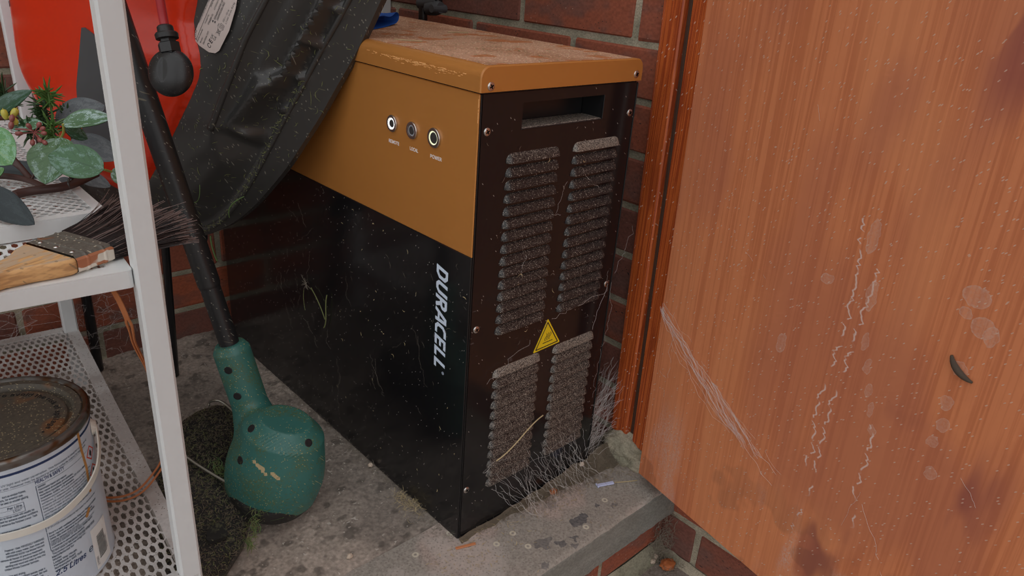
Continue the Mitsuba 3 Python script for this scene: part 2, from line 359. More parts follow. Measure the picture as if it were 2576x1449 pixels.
def ferrule_col(p, n, uv):
    f = fbm(p.x * 500, p.y * 500, p.z * 500, 2); g = fbm(p.x * 60, p.y * 60, p.z * 110)
    top = mix((0.125, 0.115, 0.10), (0.075, 0.062, 0.050), f); top = mix(top, (0.20, 0.075, 0.028), smoothstep(0.56, 0.70, g) * 0.8)
    top = mix(top, (0.52, 0.45, 0.34), speck(p, 420, 0.12, 0.32) * 0.8)
    side = mix((0.36, 0.13, 0.060), (0.62, 0.56, 0.48), smoothstep(0.50, 0.56, g + (0.4608 - p.z) * 20))
    return dr.select(p.z > 0.4672, top, side)
flat('ferrule_m', mikit.proc(ferrule_col), 0.5, spec=0.5)
flat('bristle_m', (0.016, 0.014, 0.015), 0.45)
flat('bristle_tip_m', (0.15, 0.105, 0.095), 0.7)

def leaf_fn(dark, lite, vein, frost):
    def fn(p, n, uv):
        v, u = uv.y, uv.x - 0.5
        side = dr.abs(u)
        ph = v * 7.0 - side * 5.0
        k = dr.abs(ph - dr.round(ph)) + (noise(u * 14, v * 14, 3) - 0.5) * 0.25
        veins = dr.maximum(smoothstep(0.13, 0.03, k) * 0.7, smoothstep(0.030, 0.010, side))
        g = fbm(u * 9 + 4, v * 9, 5); net = noise(u * 60, v * 70, 2)
        fr = smoothstep(0.46, 0.66, g * 0.75 + net * 0.25) * (1 - smoothstep(0.36, 0.49, side)) * frost
        c = mix(dark, lite, fr * (0.45 + 0.55 * net))
        return mix(c, vein, veins * 0.55)
    return fn
for nm, args, ro in [('leaf_smooth_m', ((0.045, 0.125, 0.050), (0.17, 0.29, 0.25), (0.020, 0.065, 0.030), 0.85), 0.38), ('leaf_green_m', ((0.062, 0.130, 0.052), (0.23, 0.33, 0.29), (0.022, 0.070, 0.028), 1.0), 0.42),
                     ('leaf_pale_m', ((0.075, 0.155, 0.075), (0.33, 0.46, 0.44), (0.045, 0.125, 0.060), 1.25), 0.5), ('leaf_bright_m', ((0.085, 0.230, 0.075), (0.24, 0.42, 0.30), (0.20, 0.34, 0.13), 0.9), 0.42),
                     ('leaf_dark_m', ((0.018, 0.062, 0.028), (0.10, 0.17, 0.15), (0.012, 0.040, 0.020), 0.8), 0.42), ('leaf_slate_m', ((0.085, 0.098, 0.108), (0.155, 0.175, 0.185), (0.12, 0.135, 0.145), 0.8), 0.6), ('leaf_ink_m', ((0.016, 0.025, 0.030), (0.03, 0.045, 0.05), (0.02, 0.03, 0.034), 0.7), 0.5)]:
    flat(nm, mikit.proc(leaf_fn(*args)), ro, spec=0.5)
flat('stem_m', (0.060, 0.026, 0.022), 0.5)
flat('stalk_m', (0.27, 0.27, 0.055), 0.5)
flat('needle_m', (0.028, 0.066, 0.022), 0.5)
flat('needle_lite_m', (0.075, 0.16, 0.035), 0.5)
flat('berry_pink_m', (0.26, 0.078, 0.070), 0.25)
flat('berry_yellow_m', (0.47, 0.42, 0.07), 0.25)
flat('cord_m', (0.36, 0.115, 0.036), 0.7)
flat('strap_m', (0.013, 0.085, 0.38), 0.7)
flat('strap_text_m', (0.45, 0.47, 0.10), 0.7)
flat('wire_m', (0.36, 0.34, 0.29), 0.35, metallic=0.8)
flat('grass_m', (0.150, 0.165, 0.060), 0.7)
flat('grass_green_m', (0.085, 0.150, 0.045), 0.7)
flat('straw_m', (0.46, 0.36, 0.20), 0.75)
flat('dirt_m', (0.14, 0.115, 0.085), 0.95, spec=0.1)
flat('fluff_m', (0.20, 0.17, 0.135), 0.9, spec=0.1)
flat('web_m', (0.55, 0.52, 0.50), 0.7)
flat('leaflitter_m', (0.42, 0.12, 0.035), 0.7)
flat('chip_m', (0.52, 0.20, 0.085), 0.7)
flat('tag_m', (0.52, 0.57, 0.80), 0.5)
flat('pebble_m', (0.52, 0.42, 0.33), 0.7)
flat('cocoon_m', (0.070, 0.050, 0.036), 0.9)
flat('black_metal_m', (0.013, 0.013, 0.014), 0.25)
flat('grip_m', (0.060, 0.062, 0.066), 0.6)
scene['glow_white'] = {'type': 'diffuse', 'reflectance': {'type': 'rgb', 'value': [0.7, 0.7, 0.7]}}
# ------------------------------------------------------------------ the setting
GX, WY, GZ = 0.343, 0.748, -0.14           # wall planes and the level of the lower ground
W, D, H, TOP, ZG = 0.258, 0.696, 0.587, 0.6146, 0.4064     # the cabinet

ground = struct('ground')
xs, ys = np.linspace(-3.5, 3.5, 8), np.linspace(-5, -0.02, 8)
put(ground, grid(np.stack([*np.meshgrid(xs, ys, indexing='ij'), np.full((8, 8), GZ)], -1)), 'concrete_m')

# the raised base: rough concrete at the back, a paving slab along the front edge
base = struct('floor')
xs, ys = np.linspace(-1.0, GX, 190), np.linspace(0.032, WY, 120)
X, Y = np.meshgrid(xs, ys, indexing='ij'); P3 = np.stack([X, Y, 0 * X], -1)
Z = -0.001 + 0.0022 * (meshkit.fbm(P3 * 60, 3, 1) - 0.5) + 0.003 * (meshkit.fbm(P3 * 9, 2, 5) - 0.5)
Z -= 0.0015 * (meshkit.noise(P3 * 190, 3) > 0.72)
Z += np.clip((Y - 0.66) / 0.08, 0, 1) ** 2 * 0.010 * meshkit.noise(P3 * 30, 4)
ed = np.clip((0.038 + 0.008 * meshkit.fbm(P3 * 40, 2, 3) - Y) / 0.006, 0, 1); Z -= 0.003 * ed
put(base, grid(np.stack([X, Y, Z], -1)), 'concrete_m', True)
xs = np.linspace(-1.0, GX + 0.004, 230)
prof = [(-0.118, -0.056), (-0.1165, -0.040), (-0.1155, -0.020), (-0.115, -0.0075), (-0.1135, -0.003), (-0.110, -0.0004)] + [(y, 0.0) for y in np.linspace(-0.105, 0.040, 34)]
P = np.array([[(x, y, z) for y, z in prof] for x in xs])
nz = meshkit.fbm(P * 45, 3, 9) - 0.5
P[..., 2] += 0.0012 * nz + 0.0007 * (meshkit.noise(P * 260, 4) - 0.5)
P[:, :6, 1] += (0.004 * nz + 0.002 * (meshkit.noise(P * 120, 2) - 0.5))[:, :6]
part(base, 'paving_slab', grid(P), 'slab_m', 30)

BR_UV = {}
def brick_mesh(lo, hi, r):
    m = cbox(lo, hi, 0.0028)
    v = m.vertices + r.normal(0, 0.0006, m.vertices.shape); return TM(v, m.faces)
def bricks(parent, boxes, seed):
    r = np.random.default_rng(seed)
    for lo, hi in boxes:
        m = brick_mesh(lo, hi, r)
        part(parent, 'brick', m, 'brick_m', uv=np.tile(r.random(2), (len(m.vertices), 1)))

# right wall, behind the cabinet; its courses are 75 mm high
wall_r = struct('wall_right')
put(numbered(f'{wall_r}__mortar'), cbox((GX + 0.003, 0.012, -0.30), (GX + 0.10, WY + 0.10, 2.60), 0.002), 'mortar_m')
bx = []
for k in range(-4, 10):
    zt = 0.6205 - 0.075 * k - 0.005; zb = zt - 0.065
    ph = 0.0821 + (0.1125 if k % 2 == 0 else 0.0)
    for j in range(-2, 5):
        a, b = ph + 0.225 * j + 0.005, ph + 0.225 * (j + 1) - 0.005
        a, b = max(a, 0.010), min(b, WY)
        if b - a > 0.02: bx.append(((GX, a, zb), (GX + 0.06, b, zt)))
bricks(wall_r, bx, 21)
# plinth under the door
wall_p = struct('wall_plinth')
put(numbered(f'{wall_p}__mortar'), cbox((GX + 0.003, -1.3, -0.30), (GX + 0.10, 0.012, 0.010), 0.002), 'mortar_m')
bx = []
for k, (zb, zt) in enumerate([(-0.132, -0.0685), (-0.0565, 0.008), (-0.21, -0.142)]):
    ph = -0.1655 + (0.1125 if k else 0.0)
    for j in range(-6, 2):
        a, b = ph + 0.225 * j + 0.005, ph + 0.225 * (j + 1) - 0.005
        b = min(b, -0.002)
        if b - a > 0.02 and a > -1.3: bx.append(((GX, a, zb), (GX + 0.06, b, zt)))
bricks(wall_p, bx, 22)
# bricks that carry the paving slab
wall_f = struct('wall_front')
put(numbered(f'{wall_f}__mortar'), cbox((-1.0, -0.100, -0.30), (GX, -0.02, -0.054), 0.002), 'mortar_m')
bricks(wall_f, [((0.192 + 0.225 * j + 0.005, -0.104, -0.117), (min(0.192 + 0.225 * (j + 1) - 0.005, GX - 0.002), -0.04, -0.058)) for j in range(-4, 1)], 23)
# mortar fillet at the foot of both
fil = np.array([[(x, -0.104 - 0.022 * t, -0.117 - 0.026 * t ** 0.8) for t in np.linspace(0, 1, 5)] for x in np.linspace(-1.0, GX, 60)])
fil += 0.004 * (meshkit.fbm(fil * 70, 2, 3)[..., None] - 0.5)
part(wall_f, 'mortar_fillet', grid(fil, True), 'mortar_m', True)
fil = np.array([[(GX - 0.018 * t, y, -0.131 - 0.012 * t ** 0.8) for t in np.linspace(0, 1, 5)] for y in np.linspace(-1.0, -0.1, 60)])
fil += 0.004 * (meshkit.fbm(fil * 70, 2, 6)[..., None] - 0.5)
part(wall_p, 'mortar_fillet', grid(fil, True), 'mortar_m', True)
# back wall
wall_b = struct('wall_back')
put(numbered(f'{wall_b}__mortar'), cbox((-1.7, WY + 0.003, -0.05), (GX + 0.1, WY + 0.10, 2.60), 0.002), 'mortar_m')
bx = []
for k in range(-1, 11):
    zb = 0.060 + 0.075 * (k - 1) + 0.005; zt = zb + 0.065
    ph = -0.104 + (0.1125 if k % 2 == 0 else 0.0) - 0.225 * 4
    for j in range(0, 7):
        a, b = ph + 0.225 * j + 0.005, ph + 0.225 * (j + 1) - 0.005
        b = min(b, GX)
        if b - a > 0.02: bx.append(((a, WY, zb), (b, WY + 0.06, zt)))
bricks(wall_b, bx, 24)

# door, its frame, its threshold
DO = D_O
def door_local(s, n, z): return DO + D_S * s + D_N * n + np.array([0, 0, z])
def door_box(s0, s1, n0, n1, z0, z1, c=0.0015, lean=0.03):
    m = cbox((s0, n0, z0), (s1, n1, z1), c); v = np.array(m.vertices)
    ca = math.cos(lean); sa = math.sin(lean)
    s, z = v[:, 0], v[:, 2]; zz = z - 0.35
    v2 = np.stack([s * ca - zz * sa * 1.0, v[:, 1], 0.35 + zz * ca + s * sa * 0.0], 1)
    return frame(TM(v2, m.faces), DO, D_S, D_N, np.array([0, 0, 1.0]))
door = struct('door_1', label='stain-brown flush wooden door standing slightly open')
part(door, 'leaf', door_box(0.0695, 0.82, -0.038, 0.0, 0.0205, 1.96, 0.0018), 'door_m')
jamb = struct('trim_1', label='orange-red stained door frame beside the cabinet')
part(jamb, 'post', door_box(-0.024, 0.0105, -0.085, -0.0225, 0.036, 2.02, 0.0022), 'frame_m')
part(jamb, 'edge_bead', door_box(-0.0275, -0.0238, -0.085, -0.0245, 0.034, 2.02, 0.001), 'frame_m')
part(jamb, 'seal', cat([door_box(0.0105, 0.0165, -0.07, -0.031, 0.030, 2.02, 0.001), door_box(0.0175, 0.0225, -0.07, -0.033, 0.030, 2.02, 0.001)]), 'seal_m')
part(jamb, 'stop', door_box(0.0225, 0.062, -0.085, -0.0245, 0.036, 2.02, 0.002), 'frame_m')
part(jamb, 'far_post', door_box(0.80, 0.86, -0.09, -0.04, 0.03, 2.02, 0.002), 'frame_m')
part(jamb, 'head', door_box(-0.027, 0.86, -0.09, -0.04, 2.02, 2.08, 0.002), 'frame_m')
sill = struct('trim_2', label='dark threshold under the door')
put(numbered(f'{sill}__board'), door_box(0.05, 0.80, -0.062, -0.040, 0.002, 0.030, 0.001, 0), 'threshold_m')
# lump of mortar under the frame
b = trimesh.creation.icosphere(subdivisions=4, radius=1.0); v = b.vertices * np.array([0.030, 0.050, 0.034])
v *= (0.75 + 0.55 * meshkit.fbm(b.vertices * 3.3, 3, 8))[:, None]
lump = struct('trim_3', label='lump of mortar under the foot of the door frame')
put(numbered(f'{lump}__mortar'), TM(v + np.array([0.334, -0.028, 0.012]), b.faces), 'mortar_m', True)
# wall beyond the doorway
wall_d = struct('wall_far')
put(numbered(f'{wall_d}__mortar'), cbox((GX + 0.003, -3.2, -0.30), (GX + 0.10, -0.98, 2.60), 0.002), 'brick_m', uv=None)

# ------------------------------------------------------------------ the battery cabinet
cab = thing('battery_cabinet', 'large black and bronze battery cabinet with louvred end panel standing on the concrete base', 'battery cabinet')
PX0, PX1, PZ0, PZ1, PDEP = 0.0622, 0.1957, 0.5460, 0.5740, 0.034
def mbox(lo, hi): return m3.Manifold.cube(list(np.subtract(hi, lo))).translate(list(lo))
core = mbox((0.0022, 0.0022, 0.0), (W, D, H)) - mbox((PX0, -0.01, PZ0), (PX1, PDEP, PZ1))
part(cab, 'body', core, 'black_plain_m')
def side_panel(z0, z1): return cbox((0.0, 0.0005, z0), (0.0022, D, z1), 0.0009)
part(cab, 'lower_side_panel', side_panel(0.0, ZG), 'black_m', label='glossy black side panel')
up = part(cab, 'upper_side_panel', side_panel(ZG, H - 0.0005), 'gold_m', label='bronze side panel with three push buttons')
# end panel: plate with a handle slot and four banks of louvres
pl = mbox((0.0042, -0.0002, 0.001), (W, 0.0022, H - 0.001)) - mbox((PX0, -0.01, PZ0), (PX1, 0.01, PZ1))
endp = part(cab, 'end_panel', pl, 'black_m', label='glossy black end panel with louvres')
part(cab, 'panel_return', cat([cbox((0.0022, -0.0001, 0.0), (0.0036, 0.002, H - 0.001), 0.0004), cbox((W - 0.0012, -0.0014, 0.004), (W + 0.0004, 0.02, H - 0.002), 0.0005)]), 'black_plain_m')
hr = part(cab, 'handle_recess', cat([cbox((PX0 + 0.001, PDEP - 0.001, PZ0), (PX1 - 0.001, PDEP + 0.0005, PZ1), 0.0003), cbox((PX0 - 0.0008, -0.0012, PZ0 - 0.0014), (PX1 + 0.0008, 0.002, PZ0), 0.0005), cbox((PX1, -0.0012, PZ0), (PX1 + 0.0012, 0.004, PZ1), 0.0004)]), 'black_plain_m', label='recessed handle slot')
m = cbox((PX0 + 0.0004, 0.0002, PZ0 - 0.0008), (PX1 - 0.0004, PDEP - 0.002, PZ0 + 0.0010), 0.0008)
part(hr, 'dusty_ledge', m, 'louver_m', uv=np.tile([0.9, 0.5], (len(m.vertices), 1)))

def louver(x0, z, w, h=0.0108, dep=0.0056):
    nu, nv = 22, 9
    u = np.r_[np.linspace(0, 0.13, 8), np.linspace(0.16, 0.84, 6), np.linspace(0.87, 1, 8)]; v = np.linspace(0, 1, nv)
    U, V = np.meshgrid(u, v, indexing='ij')
    e = np.clip(np.minimum(U, 1 - U) * w / 0.0085, 0, 1); f = np.sqrt(np.clip(1 - (1 - e) ** 2, 0, 1))
    hh = h * (0.35 + 0.65 * f)
    y = -0.0002 - dep * f * np.sin(np.pi / 2 * V) ** 0.85
    S = np.stack([x0 + U * w, y, z + hh * (1 - V)], -1)
    top = grid(S)
    lip = np.stack([S[:, -1], S[:, -1] * [1, 0, 1] + [0, -0.0002, 0]], 1)   # the under side back to the plate
    return cat([top, grid(lip)])
first = {}
def bank(x0, z0, n, step, w, amounts):
    for k in range(n):
        m = louver(x0, z0 - step * k, w)
        part(endp, 'louver', m, 'louver_m', True, uv=np.tile([amounts[k], 0.5], (len(m.vertices), 1)))
bank(0.0425, 0.5095, 15, 0.01513, 0.0840, [0.34, 0.12] + [0.10] * 5 + [0.16] * 4 + [0.24] * 4)
bank(0.1500, 0.5107, 15, 0.01516, 0.0835, [1.0, 0.10] + [0.08] * 8 + [0.15] * 5)
bank(0.0440, 0.2364, 12, 0.01534, 0.0825, [0.95] + [0.5] * 11)
bank(0.1508, 0.2364, 12, 0.01512, 0.0820, [0.95] + [0.55] * 11)
# lid: U section with rounded shoulders
def lid_section(x0, x1, z0, z1, r):
    a = np.linspace(0, np.pi / 2, 7)
    return [(x0, z0)] + [(x0 + r - r * np.cos(t), z1 - r + r * np.sin(t)) for t in a] + [(x1 - r + r * np.sin(t), z1 - r + r * np.cos(t)) for t in a] + [(x1, z0)]
pts = []
for y, e in ((-0.0034, 0.0012), (-0.0022, 0.0), (D + 0.002, 0.0), (D + 0.0032, 0.0012)):
    pts += [(x, y, z) for x, z in lid_section(-0.0026 + e, W + 0.0026 - e, H + 0.0012, TOP - e, 0.0115)]
lid = part(cab, 'lid', trimesh.convex.convex_hull(np.array(pts)), 'gold_m', 25, label='bronze lid')
g = Polygon([(0.0105, 0.0015), (0.2475, 0.0015), (0.2475, D - 0.002), (0.0105, D - 0.002)])
n2 = 120; ring = []
for t in np.linspace(0, 1, n2, endpoint=False):
    q = g.exterior.interpolate(t, normalized=True); k = meshkit.fbm(np.array([[q.x * 160, q.y * 160, 3.0]]), 3, 2)[0] - 0.5
    ring.append((q.x + k * 0.005, q.y + k * 0.004))
part(lid, 'dust', extrude(Polygon(ring).buffer(0), 0.0004).apply_translation([0, 0, TOP - 0.0001]), 'lid_dust_m', label='brown dust lying on the lid')
r = np.random.default_rng(5); ms = []
for _ in range(150):
    y = np.clip(r.normal(0.105, 0.045), 0.02, 0.2); z = TOP - 0.0105 - abs(r.normal(0, 0.0022))
    L = r.uniform(0.001, 0.006)
    ms.append(cbox((-0.00285, y, z), (-0.0024, y + L, z + r.uniform(0.0003, 0.0009)), 0.0001))
for z in np.linspace(0.556, 0.578, 9):
    ms.append(cbox((-0.0003, 0.0006, z + r.normal(0, 0.001)), (0.0, 0.0018, z + r.uniform(0.0006, 0.004)), 0.0001))
part(lid, 'paint_scratches', cat(ms), 'gold_worn_m', kind='stuff')

def screw(o, ax, ay, az, rad=0.0046):
    prof = [(rad, 0.0), (rad, 0.0006), (rad * 0.92, 0.0012), (rad * 0.62, 0.0017), (0.0, 0.0019)]
    dome = lathe(prof, 24); dm = m3.Manifold(m3.Mesh(np.asarray(lathe(prof + [(0.0, 0.0), (rad, 0.0)], 24).vertices, np.float32), np.asarray(lathe(prof + [(0.0, 0.0), (rad, 0.0)], 24).faces, np.uint32)))
    return frame(dome, o, ax, ay, az)
def cross(o, ax, ay, az, rad=0.0046):
    m = cat([cbox((-rad * 0.55, -rad * 0.13, 0.0012), (rad * 0.55, rad * 0.13, 0.0021), 0.0001), cbox((-rad * 0.13, -rad * 0.55, 0.0012), (rad * 0.13, rad * 0.55, 0.0021), 0.0001)])
    c, s = math.cos(0.5), math.sin(0.5); v = m.vertices
    return frame(TM(np.stack([v[:, 0] * c - v[:, 1] * s, v[:, 0] * s + v[:, 1] * c, v[:, 2]], 1), m.faces), o, ax, ay, az)
EX, EY, EZ = np.eye(3)
for x, z, y in [(0.011, 0.5944, -0.0034), (0.2478, 0.5963, -0.0034), (0.0120, 0.5472, -0.0002), (0.2488, 0.5490, -0.0002), (0.0123, 0.3136, -0.0002), (0.2477, 0.3142, -0.0002), (0.0108, 0.0781, -0.0002)]:
    s = part(cab, 'screw', screw((x, y, z), EX, EZ, -EY), 'steel_m', True)
    part(s, 'cross_slot', cross((x, y, z), EX, EZ, -EY), 'void_m')
# buttons on the bronze panel
def disc(o, r0, r1, n0, n1, seg=40):
    prof = [(r1, n0), (r1, n1 - 0.0006), (r1 - 0.0006, n1), (r0, n1), (r0, n1 - 0.0008)]
    return frame(lathe(prof, seg), o, -EY, EZ, -EX)
for y, z, rad, rm, name in [(0.1538, 0.5268, 0.0100, 'glow', 'REMOTE'), (0.1139, 0.5266, 0.0100, 'grey_ring_m', 'LOCAL'), (0.0722, 0.5268, 0.0112, 'yellow_ring', 'POWER')]:
    o = (0, y, z)
    bt = part(cab, 'button', disc(o, rad * 0.70, rad, 0.0, 0.0030), 'steel_m', 30, label={'REMOTE': 'push button with a lit white ring', 'LOCAL': 'push button with an unlit grey ring', 'POWER': 'larger push button with a pale yellow ring'}[name])
    rg = disc(o, rad * 0.47, rad * 0.68, 0.0, 0.0022) if name != 'POWER' else disc(o, rad * 0.58, rad * 0.72, 0.0, 0.0024)
    k = numbered(f'{bt}__ring')
    if rm == 'glow': scene[k] = mikit.ply(rg, 'glow_white', 30, emitter={'type': 'area', 'radiance': {'type': 'rgb', 'value': [0.22, 0.25, 0.24]}})
    elif rm == 'yellow_ring': scene[k] = mikit.ply(rg, 'glow_white', 30, emitter={'type': 'area', 'radiance': {'type': 'rgb', 'value': [0.06, 0.065, 0.032]}})
    else: scene[k] = mikit.ply(rg, rm, 30)
    labels[k] = {'label': 'ring of the button'}
    part(bt, 'cap', disc(o, 0.0, rad * (0.46 if name != 'POWER' else 0.57), 0.0, 0.0026), 'steel_dark_m', 30)
    w = {'REMOTE': 0.0220, 'LOCAL': 0.0166, 'POWER': 0.0212}[name]
    ty = {'REMOTE': 0.1629, 'LOCAL': 0.1197, 'POWER': 0.0805}[name]
    part(up, 'lettering', frame_text(name, 0.0040, (-0.00002, ty, 0.5028), -EY, EZ, -EX, 0.00015, True, w), 'print_white_m', label=f'white print {name}')
# the maker's name down the black side, heavy italic capitals
def stroke(pts, w=0.2, cap='flat', join='mitre'): return LineString(pts).buffer(w / 2, cap_style=cap, join_style=join)
GL = {
 'D': unary_union([stroke([(.1, 0), (.1, 1)]), stroke([(.02, .1), (.40, .1), (.58, .28), (.58, .72), (.40, .9), (.02, .9)], .2)]),
 'U': stroke([(.1, 1), (.1, .26), (.26, .1), (.46, .1), (.62, .26), (.62, 1)]),
 'R': unary_union([stroke([(.1, 0), (.1, 1)]), stroke([(.02, .9), (.44, .9), (.56, .78), (.56, .60), (.44, .48), (.1, .48)], .2), stroke([(.34, .48), (.60, 0)], .21)]),
 'A': unary_union([stroke([(.04, 0), (.36, 1)], .21), stroke([(.30, .9), (.52, .9), (.64, 0)], .2), stroke([(.2, .30), (.6, .30)], .17)]),
 'C': stroke([(.64, .9), (.28, .9), (.1, .72), (.1, .28), (.28, .1), (.64, .1)]),
 'E': unary_union([stroke([(.1, 0), (.1, 1)]), stroke([(.02, .9), (.58, .9)]), stroke([(.02, .5), (.52, .5)], .18), stroke([(.02, .1), (.58, .1)])]),
 'L': unary_union([stroke([(.1, 0), (.1, 1)]), stroke([(.02, .1), (.56, .1)])])}
ADV = {'D': .80, 'U': .84, 'R': .78, 'A': .78, 'C': .76, 'E': .70, 'L': .70}
from shapely import affinity
x, gl = 0.0, []
for ch in 'DURACELL':
    q = affinity.affine_transform(GL[ch].intersection(Polygon([(-1, 0), (2, 0), (2, 1), (-1, 1)])), [1, 0.22, 0, 1, x, 0]); gl.append(q); x += ADV[ch]
sx = 0.1435 / (x + 0.10); lm = extrude(unary_union(gl), 0.00015); v = lm.vertices * [sx, 0.0218, 1]
part(f'{cab}__lower_side_panel', 'lettering', frame(TM(v, lm.faces), (-0.00002, 0.0621, 0.3795), -EZ, -EY, -EX), 'print_blue_m', label='pale blue italic name down the side')
q = Point(0, 0).buffer(0.0021, 24).difference(Point(0, 0).buffer(0.00165, 24))
rm = cat([extrude(q, 0.00015), meshkit.text_mesh('R', 0.0019, 0.00015).apply_translation([-0.0007, -0.0009, 0])])
part(f'{cab}__lower_side_panel', 'registered_mark', frame(rm, (-0.00002, 0.0438, 0.2370), -EZ, -EY, -EX), 'print_blue_m')
# hot-surface warning triangle
tri = Polygon([(0.1357, 0.2928), (0.1129, 0.2482), (0.1637, 0.2500)])
wl = part(cab, 'warning_label', frame(extrude(tri.buffer(-0.0012).buffer(0.0012), 0.0003), (0, -0.0003, 0), EX, EZ, -EY), 'yellow_m', label='yellow triangular hot surface label')
marks = [tri.buffer(-0.0030).buffer(0.0007).difference(tri.buffer(-0.0042).buffer(0.0007))]
tx, tz = unit([0.0508, 0.0018]), unit([-0.0018, 0.0508]); c0 = np.array([0.1387, 0.2648])
loc = lambda a, b: tuple(c0 + tx * a + tz * b)
for k in (-1, 0, 1):
    t = np.linspace(-1, 1, 24); marks.append(LineString([loc(k * 0.0036 + 0.0014 * math.sin(q * 3.0) + q * 0.0010, q * 0.0050 + 0.001) for q in t]).buffer(0.0004))
marks.append(LineString([loc(-0.0090, -0.0068), loc(0.0090, -0.0068)]).buffer(0.00045, cap_style='flat'))
part(wl, 'symbol', frame(cat([extrude(q, 0.0002) for q in marks]), (0, -0.0006, 0), EX, EZ, -EY), 'ink_m')
# ------------------------------------------------------------------ white shelving rack on the left
RT = math.radians(4.6)
R_O = np.array([-0.313, 0.042, 0.0]); R_X = np.array([math.cos(RT), -math.sin(RT), 0]); R_Y = np.array([math.sin(RT), math.cos(RT), 0])
def rk(m): return frame(m, R_O, R_X, R_Y, EZ)
def hexplate(x0, x1, y0, y1, z, a, row, hw, hv, hs, th=0.0011):
    """perforated sheet: cells of a (stretched) honeycomb, each with a six-sided hole"""
    nx, ny = int((x1 - x0) / a) + 1, int((y1 - y0) / row) + 1
    cv = row / 1.5
    hole = np.array([(0, hv), (hw, hs), (hw, -hs), (0, -hv), (-hw, -hs), (-hw, hs)])
    cell = np.array([(0, cv), (a / 2, cv / 2), (a / 2, -cv / 2), (0, -cv), (-a / 2, -cv / 2), (-a / 2, cv / 2)])
    I, J = np.meshgrid(np.arange(nx), np.arange(ny), indexing='ij')
    cx = (x1 - a / 2 - I * a - (J % 2) * a / 2).ravel(); cy = (y0 + row * 0.4 + J * row).ravel()
    ctr = np.stack([cx, cy], 1); n = len(ctr)
    o = np.zeros((n, 6)) + z
    A = np.dstack([ctr[:, None] + cell[None], o]); B = np.dstack([ctr[:, None] + hole[None], o]); Cc = np.dstack([ctr[:, None] + hole[None], o - th])
    for q in (A, B, Cc): q[..., 0] = np.clip(q[..., 0], x0, x1); q[..., 1] = np.clip(q[..., 1], y0, y1)
    v = np.concatenate([A, B, Cc], 1).reshape(-1, 3); k = np.arange(6); k1 = (k + 1) % 6
    f = np.vstack([np.stack([k, k + 6, k1 + 6], 1), np.stack([k, k1 + 6, k1], 1), np.stack([k + 6, k + 12, k1 + 12], 1), np.stack([k + 6, k1 + 12, k1 + 6], 1)])
    return TM(v, (f[None] + (np.arange(n) * 18)[:, None, None]).reshape(-1, 3))
def rim_frame(x0, x1, y0, y1, z, rim, lip):
    """the flat border of a tray with its turned-down lip"""
    r = 0.004
    out = Polygon([(x0, y0), (x1, y0), (x1, y1), (x0, y1)]).buffer(-r).buffer(r, 6)
    inn = Polygon([(x0 + rim, y0 + rim), (x1 - rim, y0 + rim), (x1 - rim, y1 - rim), (x0 + rim, y1 - rim)])
    plate = extrude(out.difference(inn), 0.0012).apply_translation([0, 0, z - 0.0012])
    c = np.array(out.exterior.coords)[::-1][:-1]; ins = np.array(out.buffer(-0.0015).exterior.coords)
    prof = [(-0.0016, 0.0), (-0.0004, -0.0006), (0.0, -0.0020), (0.0, -lip), (-0.0012, -lip)]
    d = np.roll(c, -1, 0) - np.roll(c, 1, 0); nn = np.stack([d[:, 1], -d[:, 0]], 1); nn /= np.linalg.norm(nn, axis=1, keepdims=True)
    if ((c - c.mean(0)) * nn).sum() < 0: nn = -nn
    S = np.array([[(*(p + q * o), z + h) for o, h in prof] for p, q in zip(np.vstack([c, c[:1]]), np.vstack([nn, nn[:1]]))])
    inner = np.array(inn.exterior.coords); S2 = np.array([[(x, y, z), (x, y, z - lip * 0.75)] for x, y in inner])
    return cat([plate, grid(S), grid(S2)])
rack = thing('shelving_rack', 'white metal shelving rack with perforated shelves and square posts on the left', 'shelving rack')
for x, y in ((-0.0205, 0.0), (-0.0205, 0.632), (-0.46, 0.0), (-0.46, 0.632)):
    part(rack, 'post', rk(cbox((x, y, 0.002), (x + 0.0205, y + 0.0205, 1.15), 0.0022)), 'white_metal_m')
sh = part(rack, 'shelf', rk(rim_frame(-0.44, 0.0, 0.0, 0.655, 0.108, 0.0165, 0.019)), 'dirty_white_m', 20, label='dusty bottom shelf')
part(sh, 'perforated_sheet', rk(hexplate(-0.425, -0.0155, 0.0155, 0.64, 0.1072, 0.0086, 0.0140, 0.00245, 0.0069, 0.00415)), 'dirty_white_m')
sh = part(rack, 'shelf', rk(rim_frame(-0.44, -0.0212, 0.0065, 0.64, 0.453, 0.0165, 0.0160)), 'white_metal_m', 20, label='clean white middle shelf')
part(sh, 'perforated_sheet', rk(hexplate(-0.425, -0.037, 0.022, 0.625, 0.4522, 0.0086, 0.0140, 0.00245, 0.0069, 0.00415)), 'white_metal_m')
# loose perforated tray that lies on the middle shelf
tray = thing('perforated_tray', 'white perforated metal tray lying on the middle shelf under the greenery', 'tray')
put(numbered(f'{tray}__rim'), rim_frame(-0.70, -0.3165, 0.1655, 0.52, 0.4695, 0.0100, 0.0160), 'white_metal_m', 20)
part(tray, 'perforated_sheet', hexplate(-0.69, -0.3260, 0.1750, 0.51, 0.4688, 0.0098, 0.0066, 0.0031, 0.0034, 0.0018, 0.0009), 'white_metal_m')

